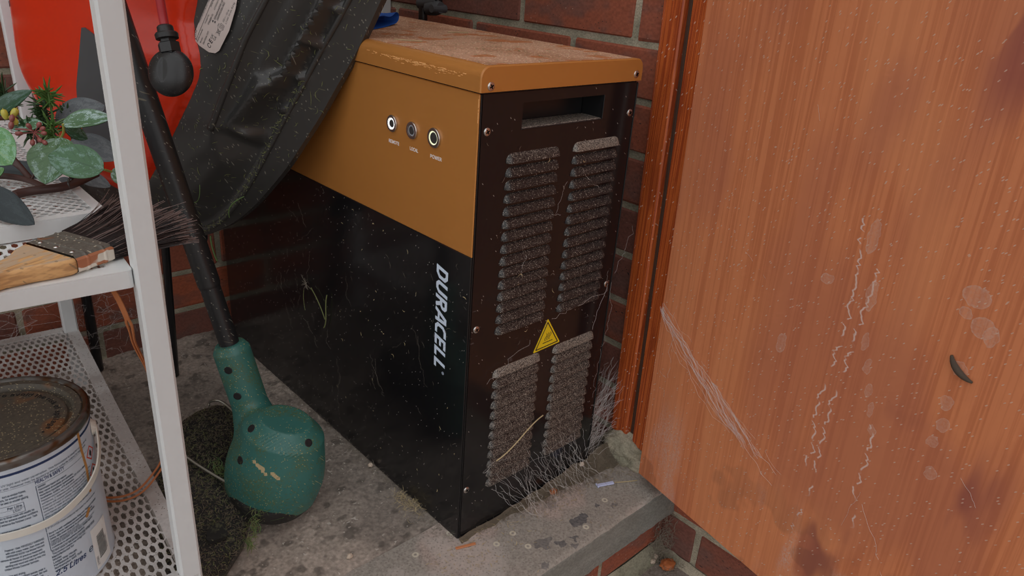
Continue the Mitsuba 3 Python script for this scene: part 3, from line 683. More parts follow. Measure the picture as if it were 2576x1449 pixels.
# ------------------------------------------------------------------ paint tin on the bottom shelf
tin = thing('paint_tin', 'dented white and blue paint tin with a rusty lid on the bottom shelf', 'paint tin')
TC = np.array([-0.4408, 0.1651, 0.0]); TRB, TZ0, TZ1 = 0.0757, 0.1085, 0.2790
def tn(m): return TM(m.vertices + TC, m.faces)
part(tin, 'body', tn(lathe([(0.0, TZ0), (TRB - 0.002, TZ0), (TRB + 0.0008, TZ0 + 0.001), (TRB + 0.0010, TZ0 + 0.003), (TRB, TZ0 + 0.0045), (TRB, TZ1 - 0.001), (TRB - 0.001, TZ1)], 120)), 'tin_label_m', 40)
part(tin, 'rim', tn(lathe([(TRB - 0.0005, TZ1 - 0.004), (TRB + 0.0014, TZ1 - 0.0034), (TRB + 0.0023, TZ1), (TRB + 0.0023, TZ1 + 0.0035), (TRB + 0.0012, TZ1 + 0.0058), (TRB - 0.0012, TZ1 + 0.0064), (TRB - 0.0034, TZ1 + 0.0052), (TRB - 0.0046, TZ1 + 0.0030)], 120)), 'tin_rim_m', True)
ld = part(tin, 'lid', tn(lathe([(TRB - 0.0044, TZ1 + 0.0030), (TRB - 0.0056, TZ1 + 0.0046), (TRB - 0.0110, TZ1 + 0.0040), (TRB - 0.0128, TZ1 + 0.0005), (TRB - 0.0140, TZ1 - 0.0030), (TRB - 0.0165, TZ1 - 0.0036), (TRB - 0.0180, TZ1 - 0.0006), (TRB - 0.0200, TZ1 + 0.0002), (0.0, TZ1 + 0.0004)], 120)), 'tin_lid_m', 30, label='rusty tin lid')
def on_tin(m, th0, z, r=TRB + 0.00025, sl=0.0):
    v = m.vertices; th = math.radians(th0) + v[:, 0] / TRB; rr = r + v[:, 2]
    return TM(np.stack([TC[0] + rr * np.cos(th), TC[1] + rr * np.sin(th), z + v[:, 1]], 1), m.faces)
def tin_text(s, th, z, h, bold=False, end=None, slant=0.0):
    m = meshkit.text_mesh(s, h, 0.00004, bold); v = np.array(m.vertices)
    if end is not None: v[:, 0] *= math.radians(end - th) * TRB / v[:, 0].max()
    v[:, 0] += slant * v[:, 1]
    return on_tin(TM(v, m.faces), th, z)
def tin_rect(th0, th1, z0, z1, up=0.0):
    n = max(2, int((th1 - th0) / 3) + 1); xs = np.radians(np.linspace(0, th1 - th0, n)) * TRB
    return on_tin(grid(np.array([[(x, y, up) for y in (0, z1 - z0)] for x in xs])), th0, z0)
part(tin, 'navy_stripe', tin_rect(-150, -5, 0.2680, 0.2705), 'navy_m')
navy, slate = [], []
navy += [tin_text('HEALTH & SAFETY', -82.4, 0.2504, 0.0036, True, -62.0), tin_text('2.5 Litres', -83.6, 0.1405, 0.0058, True, -60.0, 0.25)]
S = lambda *a, **k: slate.append(tin_text(*a, **k))
S('protection against UV light and water penetration. This formulation is ideal for use on wood', -118, 0.2585, 0.0021, end=-36); S('or exterior use. However may be applied to interior surfaces subject to heavy wear.', -110, 0.2550, 0.0021, end=-38)
for i, s in enumerate(['WARNING', 'Flammable liquid and vapour.', 'May cause drowsiness and dizziness.', 'Hazardous ingredients: hydrocarbons, C9-C11, n-alkanes,', 'isoalkanes, cyclics, <2% aromatics.', 'Repeated exposure may cause skin dryness or cracking. Contains', 'octhilinone, 2-butanone oxime and fatty acids. May produce', 'products with unusual hazards. If medical advice is needed,', 'Keep out of reach of children. Keep away from heat, sparks,', 'container or label at hand. Do not breathe vapour or spray.', 'open flames and other ignition sources. No smoking.', 'Wear protective gloves. Use only in a well ventilated area', 'Avoid breathing vapour.', 'IF INHALED: Remove person to fresh air and keep at rest', 'breathing.', 'IF IN EYES: Rinse cautiously with water for several minutes']):
    S(s, -81.4, 0.2452 - 0.0032 * i, 0.0019, bold=i in (0, 1, 2, 3, 4), end=min(-81.4 + 0.72 * len(s), -38))
for z, s, e in [(0.2468, 'such as window frames,', -88.5), (0.2434, 'doors, for exterior use.', -90.5), (0.2400, 'Can also be used on wooden glazing', -88.0), (0.2240, 'Two to three coats will usually be', -86.3), (0.2204, 'sufficient for extreme weather conditions', -84.6), (0.2168, 'and will enhance the finished colour. Test', -85.5), (0.2085, 'mould and grease. Avoid the', -90.5),
                (0.1880, 'Preserver- Clear. PREVIOUSLY VARNISHED', -84.8), (0.1844, 'with mild soapy water, then rinse and', -85.4), (0.1808, 'UNFINISHED WOOD: Use Wickes Paint and', -85.6), (0.1772, 'to remove all traces of previous treatment.', -87.2), (0.1736, 'precautions should be taken during', -86.2), (0.1700, 'sanding over wood and metal as they may', -86.2), (0.1664, 'contact Wickes Customer Services.', -90.8), (0.1580, 'application and drying.', -100), (0.1544, 'surfaces or in confined spaces, wear a', -88.5), (0.1508, 'respiratory protective equipment. Stir well', -87.5), (0.1472, 'Apply along the grain, avoid', -90.5), (0.1436, 'runs. Do not apply in damp or', -87.6)]:
    S(s, e - 0.62 * len(s), z, 0.0022, bold=True, end=e)
S('Per Litre', -101, 0.2330, 0.0026, bold=True, end=-92.5); S('15m²', -98.5, 0.2287, 0.0026, end=-93)
for i, s in enumerate(['Store in a well-ventilated place. Keep cool. Dispose of contents', 'local, regional, national and international regulations.', 'Safety data sheet available for professional use on request.', 'Customer Services: 0330 123 4125.']): S(s, -81.6, 0.1905 - 0.0032 * i, 0.0020, bold=True, end=-81.6 + 0.66 * len(s))
S('HIGH VOC CONTENT 25-50% VOCs (Volatile organic)', -81.6, 0.1765, 0.0021, bold=True, end=-47); S('contribute to atmospheric pollution.', -81.6, 0.1733, 0.0021, bold=True, end=-56); S('EU limit value for this product (Cat A/e): 400g/l (2010)', -82.2, 0.1692, 0.0021, bold=True, end=-46)
S('This product contains max 400g/l VOC.', -82.2, 0.1660 + 0.0, 0.0021, bold=True, end=-56)
for i, (s, e) in enumerate([('Manufactured for', -67.0), ('Wickes', -77.0), ('Lodge Way House', -66.0), ('Harlestone Road', -67.5), ('Northampton NN5 7UG', -62.5), ('wickes.co.uk', -70.5)]): S(s, -83.0, 0.1626 - 0.0035 * i, 0.0023, bold=True, end=e)
S('e', -57.2, 0.1408, 0.0078, end=-52.8, slant=0.2)
for a in [(-82.6, -82.2, 0.1945, 0.2482), (-82.6, -36, 0.2480, 0.2483), (-82.6, -82.2, 0.1785, 0.1935), (-82.6, -44, 0.1800, 0.1803), (-82.6, -82.2, 0.1715, 0.1792), (-82.6, -46, 0.1714, 0.1717), (-82.6, -44, 0.1790, 0.1793), (-106, -91.2, 0.2367, 0.2370), (-106, -91.2, 0.2268, 0.2271), (-106, -91.2, 0.2318, 0.2320), (-91.4, -91.1, 0.2268, 0.2370), (-120, -40, 0.2536, 0.2538)]: slate.append(tin_rect(*a))
for q_ in navy: part(tin, 'large_print', q_, 'navy_m')
part(tin, 'small_print', cat(slate), 'slateprint_m', kind='stuff')
part(tin, 'paint_drip', cat([on_tin(extrude(LineString([(0, 0), (0.0004, -0.022), (0.0026, -0.045), (0.0010, -0.072)]).buffer(0.0014), 0.0004), -44.5, 0.2775), on_tin(extrude(LineString([(0, 0), (0.004, 0.005)]).buffer(0.0018), 0.0003), -52, 0.1835)]), 'drip_m', label='dried brown paint drip')
for th, z, inside in [(-33.5, 0.2415, [(0, -.6), (-.3, -.1), (0, .5), (.3, -.1)]), (-33.5, 0.2200, [(-.08, -.5), (.08, -.5), (.10, .5), (-.10, .5)])]:
    h = 0.0085; sq = Polygon([(0, h), (h, 0), (0, -h), (-h, 0)])
    k = part(tin, 'hazard_symbol', on_tin(extrude(sq.difference(sq.buffer(-0.0011)), 0.0001), th, z), 'red_print_m', label='red framed hazard diamond')
    part(k, 'pictogram', on_tin(extrude(Polygon(inside).buffer(0.12), 0.0001).apply_scale([0.0055, 0.0055, 1]), th, z), 'ink_m')
stk = part(tin, 'barcode_sticker', tin_rect(-52.5, -33, 0.1130, 0.1640, 0.0002), 'sticker_m', label='off-white barcode sticker')
r = np.random.default_rng(3); bars = []; z = 0.1230
while z < 0.1510: w = r.choice([0.0003, 0.0006, 0.0009]); bars.append(tin_rect(-47.5, -38, z, z + w, 0.00035)); z += w + r.choice([0.0004, 0.0007])
part(stk, 'bars', cat(bars), 'ink_m')
for s, th in (('27000', -49.2), ('10405327', -36.0)):
    m = meshkit.text_mesh(s, 0.0026, 0.00004); v = m.vertices; part(stk, 'digits', on_tin(TM(np.stack([-v[:, 1], v[:, 0], v[:, 2] + 0.0003], 1), m.faces), th, 0.1170 if th < -40 else 0.124), 'ink_m')
# writing pressed around the lid
ms, a = [], 128.0
for ch in 'position • To avoid the risk of spillage • ':
    rad = 0.0475
    if ch == ' ': a -= 2.6; continue
    m = meshkit.text_mesh(ch, 0.0050, 0.0003); v = m.vertices; w = v[:, 0].max()
    an = math.radians(a) - (v[:, 0]) / rad; rr = rad + v[:, 1]
    ms.append(TM(np.stack([TC[0] + rr * np.cos(an), TC[1] + rr * np.sin(an), TZ1 + 0.0004 + v[:, 2]], 1), m.faces)); a -= math.degrees((w + 0.0010) / rad)
part(ld, 'lettering', cat(ms), 'ink_m', label='dark writing around the lid')
# strap handle
hp = [(-170, 0.2350), (-140, 0.2120), (-125, 0.2075), (-108.5, 0.2070), (-84, 0.2062), (-69, 0.2085), (-51, 0.2150), (-36, 0.2275), (-25, 0.2440), (-17, 0.2570)]
th = np.radians([h[0] for h in hp]); zz = np.array([h[1] for h in hp])
from scipy.interpolate import CubicSpline
cs = CubicSpline(np.arange(len(hp)), np.stack([th, zz], 1)); q = cs(np.linspace(0, len(hp) - 1, 90))
out = TRB + 0.0028 + 0.0045 * np.clip((q[:, 0] - math.radians(-60)) / 0.6, 0, 1) * np.clip((math.radians(-12) - q[:, 0]) / 0.4, 0, 1)
ctr = np.stack([TC[0] + out * np.cos(q[:, 0]), TC[1] + out * np.sin(q[:, 0]), q[:, 1]], 1)
tg = np.gradient(ctr, axis=0); tg /= np.linalg.norm(tg, axis=1, keepdims=True)
rad = np.stack([np.cos(q[:, 0]), np.sin(q[:, 0]), 0 * q[:, 0]], 1); sd = np.cross(rad, tg)
ring = [(-0.0042, 0.0), (-0.0036, 0.0009), (0.0036, 0.0009), (0.0042, 0.0), (0.0036, -0.0006), (-0.0036, -0.0006), (-0.0042, 0.0)]
part(tin, 'handle', grid(np.stack([ctr + sd * a + rad * b for a, b in ring], 1)), 'bail_m', 35, label='off-white strap handle')
part(tin, 'handle_lug', frame(lathe([(0.0, 0.005), (0.006, 0.004), (0.0085, 0.0)], 24), TC + np.array([TRB * math.cos(th[-1]), TRB * math.sin(th[-1]), 0.257]), np.array([-math.sin(th[-1]), math.cos(th[-1]), 0]), EZ, np.array([math.cos(th[-1]), math.sin(th[-1]), 0])), 'bail_m', True)

# ------------------------------------------------------------------ wide brush on the middle shelf
brush = thing('paintbrush', 'wide old paintbrush with black bristles and rusty ferrule lying on the middle shelf', 'paintbrush')
def br(m): return frame(m, BR_O, BR_A, BR_B, EZ)
ho = [(0.001, 0.0305), (-0.0014, 0.0307), (-0.0135, 0.0262), (-0.0225, 0.0185), (-0.034, 0.0138), (-0.055, 0.0125), (-0.085, 0.0145), (-0.125, 0.0150), (-0.138, 0.0100), (-0.141, 0.0), (-0.138, -0.0100), (-0.125, -0.0150), (-0.085, -0.0145), (-0.055, -0.0128), (-0.047, -0.0135), (-0.029, -0.0200), (-0.014, -0.0275), (-0.0052, -0.0307), (0.001, -0.0305)]
hp = Polygon(ho).buffer(-0.002).buffer(0.002, 5)
lay = [(0.0030, 0.4537), (0.0008, 0.4552), (0.0, 0.4575), (0.0, 0.4645), (0.0008, 0.4668), (0.0032, 0.4680)]
rings = []
for ins, z in lay:
    g = hp.buffer(-ins, 5) if ins else hp
    s = np.linspace(0, 1, 140, endpoint=False); start = g.exterior.project(Point(-0.2, 0.0)) / g.exterior.length
    pts = [g.exterior.interpolate((t + start) % 1, normalized=True) for t in s]; rings.append([(q.x, q.y, z) for q in pts])
P = np.array(rings).transpose(1, 0, 2); P = np.concatenate([P, P[:1]])
capt = extrude(hp.buffer(-0.0030), 0.0002).apply_translation([0, 0, 0.4679]); capb = extrude(hp.buffer(-0.0030), 0.0002).apply_translation([0, 0, 0.4536])
part(brush, 'handle', br(cat([grid(P), capt, capb])), 'handle_m', 40, label='pale wooden handle')
fs = []
sec = lambda e: [(-0.0312 + 0.004 - e, 0.4533 - e), (0.0312 - 0.004 + e, 0.4533 - e), (0.0312 + e, 0.4560), (0.0312 + e, 0.4655), (0.0275 + e, 0.4690 + e), (-0.0275 - e, 0.4690 + e), (-0.0312 - e, 0.4655), (-0.0312 - e, 0.4560), (-0.0312 + 0.004 - e, 0.4533 - e)]
rows = [(a, e) for a, e in [(-0.0005, 0), (0.004, 0), (0.008, 0.0), (0.009, 0.0007), (0.0102, 0.0007), (0.0112, 0), (0.022, 0), (0.024, 0), (0.0252, 0.0007), (0.0264, 0.0007), (0.0274, 0), (0.0335, 0), (0.0345, -0.0006)]]
ferr = part(brush, 'ferrule', br(grid(np.array([[(a, b, z) for b, z in sec(e)] for a, e in rows]))), 'ferrule_m', 30, label='rusty metal ferrule')
for b in (-0.019, 0.0, 0.019): part(ferr, 'rivet', br(lathe([(0.0022, 0.4688), (0.0018, 0.4697), (0.0, 0.4700)], 14).apply_translation([0.005, b, 0])), 'steel_m', True)
r = np.random.default_rng(11); ms = []; n = 2600
b0 = r.uniform(-0.0300, 0.0300, n); z0 = r.uniform(0.4545, 0.4685, n); L = r.uniform(0.060, 0.076, n); fan = b0 / 0.030
tipb = b0 * 1.55 + r.normal(0, 0.004, n); tipz = np.clip(0.4600 + (z0 - 0.4615) * 2.2 + r.normal(0, 0.003, n), 0.4545, 0.4860)
t = np.array([0, 0.35, 0.7, 1.0])
A_ = 0.033 + L[:, None] * t; B_ = b0[:, None] + (tipb - b0)[:, None] * t ** 1.3 + r.normal(0, 0.0012, (n, 4)) * t; Z_ = z0[:, None] + (tipz - z0)[:, None] * t ** 1.2
Z_ = np.maximum(Z_, 0.4542); PB = np.stack([A_, B_, Z_], -1)
w = 0.00028
def strands(P, w):
    n, k = P.shape[:2]; up = np.array([0, w, 0]); up2 = np.array([0, 0, w])
    v = np.stack([P - up, P + up, P + up2 * 1.5], 2).reshape(-1, 3); f = []
    for j in range(k - 1):
        a = 3 * j
        for x, y in ((0, 1), (1, 2), (2, 0)): f += [[a + x, a + y, a + y + 3], [a + x, a + y + 3, a + x + 3]]
    return TM(v, (np.array(f)[None] + (np.arange(n) * 3 * k)[:, None, None]).reshape(-1, 3))
corem = np.array([[(a, s * bb, zz) for s, zz in ((-1, 0.4545), (-1, hz), (1, hz), (1, 0.4545))] for a, bb, hz in [(0.033, 0.0285, 0.4675), (0.05, 0.0325, 0.4700), (0.075, 0.0385, 0.4720), (0.092, 0.041, 0.4715)]])
part(brush, 'bristles', br(cat([strands(PB, w), grid(corem)])), 'bristle_m', kind='stuff', label='black bristles')
tips = PB[r.random(n) < 0.55]; tp = np.stack([tips[:, 2] + (tips[:, 3] - tips[:, 2]) * q for q in (0.55, 0.8, 1.0, 1.06)], 1)
part(brush, 'frayed_tips', br(strands(tp, w * 1.25)), 'bristle_tip_m', kind='stuff', label='frayed brownish bristle tips')
k = r.choice(n, 120); st = PB[k].copy(); st[:, :, 2] += np.array([0.0, 0.003, 0.008, 0.011]) * r.uniform(0.3, 1.4, (120, 1)); st[:, :, 1] += np.array([0, 0.001, 0.004, 0.009]) * r.normal(0, 1, (120, 1))
part(brush, 'stray_bristles', br(strands(st, w)), 'bristle_tip_m', kind='stuff')

# ------------------------------------------------------------------ artificial greenery on the tray
gar = thing('greenery_garland', 'artificial greenery garland with round leaves, pine sprigs and berries lying on the white tray', 'garland')
TOC = -C_FWD
def leaf_mesh(b, t, w, lean, seed, cup=0.12):
    b, t = np.asarray(b, float), np.asarray(t, float); ax = t - b; L = np.linalg.norm(ax); ax /= L
    nn = unit(TOC * 0.75 + np.array([0, 0, 0.45]) + np.asarray(lean)); nn = unit(nn - ax * (nn @ ax)); sd = np.cross(nn, ax)
    r = np.random.default_rng(seed); nv, nu = 22, 13
    v = np.linspace(0, 1, nv); u = np.linspace(-1, 1, nu)
    hw = w / 2 * np.sin(np.pi * np.clip(v, 0, 1) ** 0.85) ** 0.62; hw[0] = hw[-1] = 0.0008
    P = np.zeros((nv, nu, 3)); UV = np.zeros((nv, nu, 2)); ph = r.uniform(0, 6)
    for i in range(nv):
        for j in range(nu):
            off = hw[i] * u[j]
            h = cup * w * (u[j] ** 2) * 0.8 * math.sin(np.pi * v[i]) - 0.10 * L * (v[i] - 0.4) ** 2 + 0.02 * w * math.sin(7 * v[i] + ph + 2 * u[j]) - 0.015 * w * (1 - abs(u[j])) ** 6
            P[i, j] = b + ax * L * v[i] + sd * off + nn * h
            UV[i, j] = (0.5 + u[j] * 0.5 * (hw[i] / hw.max()) ** 0.3, v[i])
    m = grid(P); lo = TM(P.reshape(-1, 3) - nn * 0.0006, m.faces[:, ::-1])
    return cat([m, lo]), np.vstack([UV.reshape(-1, 2)] * 2)
LEAVES = [('bright', [-0.3895, 0.2622, 0.5321], [-0.3753, 0.2320, 0.5063], 0.0373), ('dark', [-0.3617, 0.3955, 0.5187], [-0.3216, 0.3742, 0.5478], 0.0215), ('pale', [-0.3217, 0.2578, 0.5337], [-0.2782, 0.2499, 0.5404], 0.0265),
 ('slate', [-0.3044, 0.3667, 0.5138], [-0.2546, 0.3588, 0.5305], 0.0420), ('green', [-0.3285, 0.2432, 0.5245], [-0.3544, 0.2159, 0.4890], 0.0436), ('smooth', [-0.3104, 0.1824, 0.5046], [-0.3481, 0.2118, 0.5168], 0.0345),
 ('slate', [-0.3019, 0.3256, 0.5013], [-0.2591, 0.3025, 0.4826], 0.0290), ('dark', [-0.3135, 0.2890, 0.5227], [-0.2929, 0.2911, 0.5095], 0.0160), ('pale', [-0.2946, 0.2197, 0.4909], [-0.2770, 0.2123, 0.4821], 0.0190),
 ('slate', [-0.3098, 0.2927, 0.4730], [-0.2831, 0.2749, 0.4600], 0.0175), ('ink', [-0.4065, 0.2076, 0.4920], [-0.3821, 0.1481, 0.4745], 0.0270), ('ink', [-0.3787, 0.3437, 0.4760], [-0.3268, 0.2980, 0.4740], 0.0211),
 ('slate', [-0.3303, 0.2734, 0.4755], [-0.3192, 0.2595, 0.4720], 0.0075), ('pale', [-0.3232, 0.3413, 0.5173], [-0.3464, 0.3740, 0.5086], 0.0180), ('bright', [-0.3737, 0.2956, 0.4877], [-0.3901, 0.2864, 0.4760], 0.0160)]
LN = {'bright': 'bright green leaf', 'dark': 'dark green leaf', 'pale': 'pale frosted leaf', 'slate': 'slate grey leaf', 'green': 'green leaf with frosted veins', 'smooth': 'smooth green leaf', 'ink': 'dark blue-grey leaf'}
for i, (kind, b, t, w) in enumerate(LEAVES):
    m, uv = leaf_mesh(b, t, w, rng.normal(0, 0.12, 3), i)
    part(gar, 'leaf', m, f'leaf_{kind}_m', True, uv, label=LN[kind])
for pts, rd, mt in [([[-0.3765, 0.2411, 0.4735], [-0.3528, 0.2442, 0.4745], [-0.3329, 0.2433, 0.4750], [-0.3111, 0.2547, 0.4770], [-0.2974, 0.2604, 0.4800]], 0.0042, 'stem_m'), ([[-0.3827, 0.3094, 0.4760], [-0.3637, 0.2911, 0.4765], [-0.3554, 0.2741, 0.4760], [-0.3489, 0.2487, 0.4750]], 0.0030, 'stem_m'),
                    ([[-0.3643, 0.3081, 0.4980], [-0.3576, 0.2929, 0.4842], [-0.3545, 0.2770, 0.4765]], 0.0030, 'stem_m'), ([[-0.3214, 0.2575, 0.5338], [-0.3212, 0.2602, 0.5261], [-0.3240, 0.2656, 0.5180]], 0.0013, 'stalk_m'), ([[-0.3086, 0.1871, 0.5028], [-0.2957, 0.2140, 0.4925]], 0.0012, 'stalk_m'),
                    ([[-0.3741, 0.3150, 0.4934], [-0.3611, 0.2984, 0.4875], [-0.3568, 0.2906, 0.4817]], 0.0024, 'stem_m'), ([[-0.3567, 0.2873, 0.5258], [-0.3500, 0.2800, 0.5262], [-0.3441, 0.2746, 0.5253]], 0.0010, 'berry_pink_m'), ([[-0.3111, 0.2547, 0.477], [-0.316, 0.262, 0.50], [-0.3240, 0.2656, 0.5180]], 0.0014, 'stem_m'), ([[-0.3554, 0.2741, 0.476], [-0.345, 0.272, 0.50], [-0.3441, 0.2746, 0.5253]], 0.0012, 'stem_m')]:
    part(gar, 'stem', tube(spline(pts, 20) if len(pts) > 2 else pts, rd, 10), mt, 50, label=None if mt == 'stem_m' else ('yellow-green leaf stalk' if mt == 'stalk_m' else 'pink berry stalk'))
part(gar, 'wire_tie', tube([[-0.3261 + 0.0058 * math.cos(a) * 0.6, 0.2466 + 0.0058 * math.cos(a), 0.4765 + 0.0054 * math.sin(a)] for a in np.linspace(-0.6, 3.8, 20)], 0.0011, 6), 'steel_dark_m', True)
for i, (c, hl, up) in enumerate([([-0.3083, 0.3619, 0.5491], 0.019, 1), ([-0.3115, 0.3700, 0.5325], 0.019, 0.7), ([-0.3175, 0.3663, 0.5171], 0.018, 0.5), ([-0.3371, 0.4306, 0.5399], 0.022, 1), ([-0.3159, 0.3350, 0.5188], 0.017, 0.8), ([-0.3319, 0.3635, 0.5146], 0.017, 0.5), ([-0.2902, 0.3760, 0.5210], 0.014, 0.5)]):
    r = np.random.default_rng(50 + i); ms = []
    for _ in range(46):
        d = unit(r.normal(0, 1, 3) + TOC * 0.35 + np.array([0, 0, 0.35 * up])); L = hl * r.uniform(0.7, 1.1); s0 = np.asarray(c) + np.array([0, 0, -1]) * r.uniform(0, 0.016)
        bend = unit(r.normal(0, 1, 3)) * L * 0.10
        ms.append(tube([s0, s0 + d * L * 0.35 + bend * 0.5, s0 + d * L * 0.75 + bend, s0 + d * L + bend * 1.4], [0.0007, 0.0010, 0.0009, 0.0002], 4, False))
    ms.append(tube([np.asarray(c) + [0, 0, 0.002], np.asarray(c) - [0, 0.004, 0.03]], 0.0012, 6))
    part(gar, 'pine_sprig', cat(ms), 'needle_lite_m' if i in (0, 4) else 'needle_m', kind='stuff')
def berry(c, d, rad):
    d = unit(d); a = np.linspace(0, np.pi, 12); prof = [(rad * math.sin(q) ** 0.8 * (1 - 0.15 * math.cos(q)) + 0.0002, -rad * 1.7 * math.cos(q)) for q in a] + [(0.0005, rad * 2.0), (0.0, rad * 2.1)]
    x = unit(np.cross(d, [0.3, 0.2, 0.9])); return frame(lathe(prof, 16), c, x, np.cross(d, x), d)
HUB = np.array([-0.3459, 0.2645, 0.5260])
for c in [[-0.3496, 0.2619, 0.5331], [-0.3422, 0.2559, 0.5351], [-0.3406, 0.2522, 0.5319], [-0.3407, 0.2499, 0.5281], [-0.3583, 0.2660, 0.5261], [-0.3507, 0.2542, 0.5192], [-0.3450, 0.2503, 0.5218], [-0.3422, 0.2464, 0.5200]]:
    c = np.array(c); part(gar, 'berry', cat([berry(c, c - HUB, 0.0020), tube([HUB, c - unit(c - HUB) * 0.003], 0.0006, 5)]), 'berry_pink_m', True, label='pink berry')
for c in [[-0.3600, 0.2758, 0.5389], [-0.3622, 0.2739, 0.5326]]: part(gar, 'berry', berry(np.array(c), [0.3, 0.1, 0.9], 0.0022), 'berry_pink_m', True, label='pink berry')
for c, d in [([-0.3633, 0.2878, 0.5408], [-0.1, 0, 1]), ([-0.3561, 0.2820, 0.5428], [0.5, -0.1, 0.8]), ([-0.3583, 0.2802, 0.5364], [0.3, -0.1, -0.6])]: part(gar, 'berry', berry(np.array(c), d, 0.0030), 'berry_yellow_m', True, label='yellow berry')
# ------------------------------------------------------------------ hover mower leaning between rack and cabinet
M_O = np.array([-0.007, 0.23, 0.589]); M_U = np.array([0.27649, -0.70274, -0.65552]); M_V = np.array([0.3123, -0.57938, 0.75285]); M_N = np.array([-0.90885, -0.41288, 0.05927])
def mw(p):
    p = np.asarray(p, float); return M_O + p[..., :1] * M_U + p[..., 1:2] * M_V + p[..., 2:3] * M_N
def mwm(m): return frame(m, M_O, M_U, M_V, M_N)
from scipy.interpolate import LinearNDInterpolator
from scipy.spatial import Delaunay
from scipy.ndimage import gaussian_filter
from shapely import contains_xy
def height_sheet(poly, hfun, step, edge=None):
    """a triangulated sheet over a polygon of the (u, v) plane with heights hfun(u, v)"""
    b = np.array([poly.exterior.interpolate(t).coords[0] for t in np.arange(0, poly.exterior.length, step)])
    x0, y0, x1, y1 = poly.bounds; X, Y = np.meshgrid(np.arange(x0, x1, step), np.arange(y0, y1, step), indexing='ij')
    X = X + (np.arange(X.shape[1]) % 2)[None] * step / 2; p = np.stack([X.ravel(), Y.ravel()], 1)
    p = p[contains_xy(poly.buffer(-step * 0.45), p[:, 0], p[:, 1])]
    p = np.vstack([b, p]); t = Delaunay(p).simplices
    c = p[t].mean(1); t = t[contains_xy(poly, c[:, 0], c[:, 1])]
    a = p[t]; cr = (a[:, 1, 0] - a[:, 0, 0]) * (a[:, 2, 1] - a[:, 0, 1]) - (a[:, 1, 1] - a[:, 0, 1]) * (a[:, 2, 0] - a[:, 0, 0])
    t[cr < 0] = t[cr < 0][:, ::-1]
    h = hfun(p[:, 0], p[:, 1])
    return TM(np.column_stack([p, h]), t), len(b)
OUTER = [[-.030, .25], [-.0280, .180], [-.0253, .1253], [-.0177, .0790], [-.0097, .0464], [-.0010, .0064], [.0057, -.0382], [.0143, -.0930], [.0186, -.1359], [.0225, -.1799], [.0227, -.2160], [.0218, -.2521], [.0157, -.2997], [.0061, -.3337], [0, -.3493], [-.0131, -.3809], [-.0287, -.4103], [-.0442, -.4346], [-.0601, -.4525], [-.0764, -.4636], [-.0984, -.4738]]
RIDGE = [[-.0560, .25], [-.0500, .150], [-.0447, .0860], [-.0401, .0546], [-.0376, .0410], [-.0336, .0126], [-.0286, -.0235], [-.0226, -.0588], [-.0163, -.1005], [-.0090, -.1458], [-.0015, -.1894], [.0042, -.2308], [.0070, -.2734], [.0050, -.3098], [-.0025, -.3356], [-.0169, -.3645], [-.0345, -.3903], [-.0564, -.4110], [-.085, -.430]]
CREASE = [[-.075, .140], [-.0599, .0665], [-.0504, .0296], [-.0436, -.0129], [-.0395, -.0500], [-.0390, -.0869], [-.0415, -.1311], [-.0469, -.1605], [-.0560, -.1835]]
VLINE = [[-.115, .120], [-.0989, .0388], [-.0928, -.0040], [-.0898, -.0310], [-.0863, -.0584], [-.0791, -.0895], [-.0721, -.1209], [-.0638, -.1549], [-.0572, -.1825]]
ORANGE = [[-.2100, .1200], [-.1900, .0300], [-.1743, -.0436], [-.1592, -.0728], [-.1495, -.0950], [-.1356, -.1077], [-.1219, -.1169], [-.1106, -.1290], [-.1031, -.1463], [-.0983, -.1728], [-.0949, -.2003], [-.0910, -.2290], [-.0852, -.2798], [-.0828, -.3132], [-.0852, -.3469], [-.0913, -.3765], [-.1090, -.3960], [-.1355, -.4096], [-.1788, -.4186], [-.2363, -.4269], [-.2891, -.4126], [-.3153, -.4056], [-.3348, -.3976], [-.3516, -.3862], [-.3702, -.3680], [-.3899, -.3441], [-.4068, -.3255], [-.4292, -.2992], [-.455, -.22], [-.46, -.05], [-.42, .12]]
def dense(pl, n=60):
    l = LineString(spline(np.array(pl), 200)); return np.array([l.interpolate(t, normalized=True).coords[0] for t in np.linspace(0, 1, n)])
oD, rD, cD, vD = dense(OUTER), dense(RIDGE), dense(CREASE), dense(VLINE)
tanr = np.gradient(rD, axis=0); inn = np.stack([tanr[:, 1], -tanr[:, 0]], 1); inn /= np.linalg.norm(inn, axis=1, keepdims=True)
if inn[20, 0] > 0: inn = -inn
CP = [(oD, 0.0), (rD, 0.0185), (rD + inn * 0.010, 0.0150), (rD[:34] + inn[:34] * 0.020, 0.030), (cD, 0.066), (vD[:-1] + [0.010, 0.0], 0.054), (vD, 0.070), (vD - [0.008, 0], 0.067), (np.array(ORANGE)[2:16], 0.071), ((cD[:-6] + vD[:-6]) / 2, 0.052)]
sh2 = np.array([[-.030, -.215], [-.022, -.16], [-.020, -.11], [-.026, -.06], [-.033, -.01], [-.041, .04]])
CP += [(sh2, 0.051), (np.array([[-.052, -.215], [-.060, -.26], [-.068, -.31]]), 0.064), (np.array([[-.030, -.27], [-.040, -.31]]), 0.052), (np.array([[-.0212, -.315], [-.035, -.345], [-.052, -.365]]), 0.036), (np.array([[-.12, -.43], [-.2, -.46], [-.3, -.45]]), 0.03), (np.array([[-.13, -.50], [-.25, -.52], [-.38, -.46], [-.46, -.30], [-.48, -.1], [-.46, .25]]), 0.0), (np.array([[-.2, -.3], [-.3, -.3], [-.3, 0], [-.25, .1], [-.2, .25], [-.35, .1]]), 0.06), (np.array([[-.10, .25]]), 0.068)]
pts = np.vstack([c for c, _ in CP]); hs = np.concatenate([np.full(len(c), h) for c, h in CP])
IF = LinearNDInterpolator(pts, hs, fill_value=0.0)
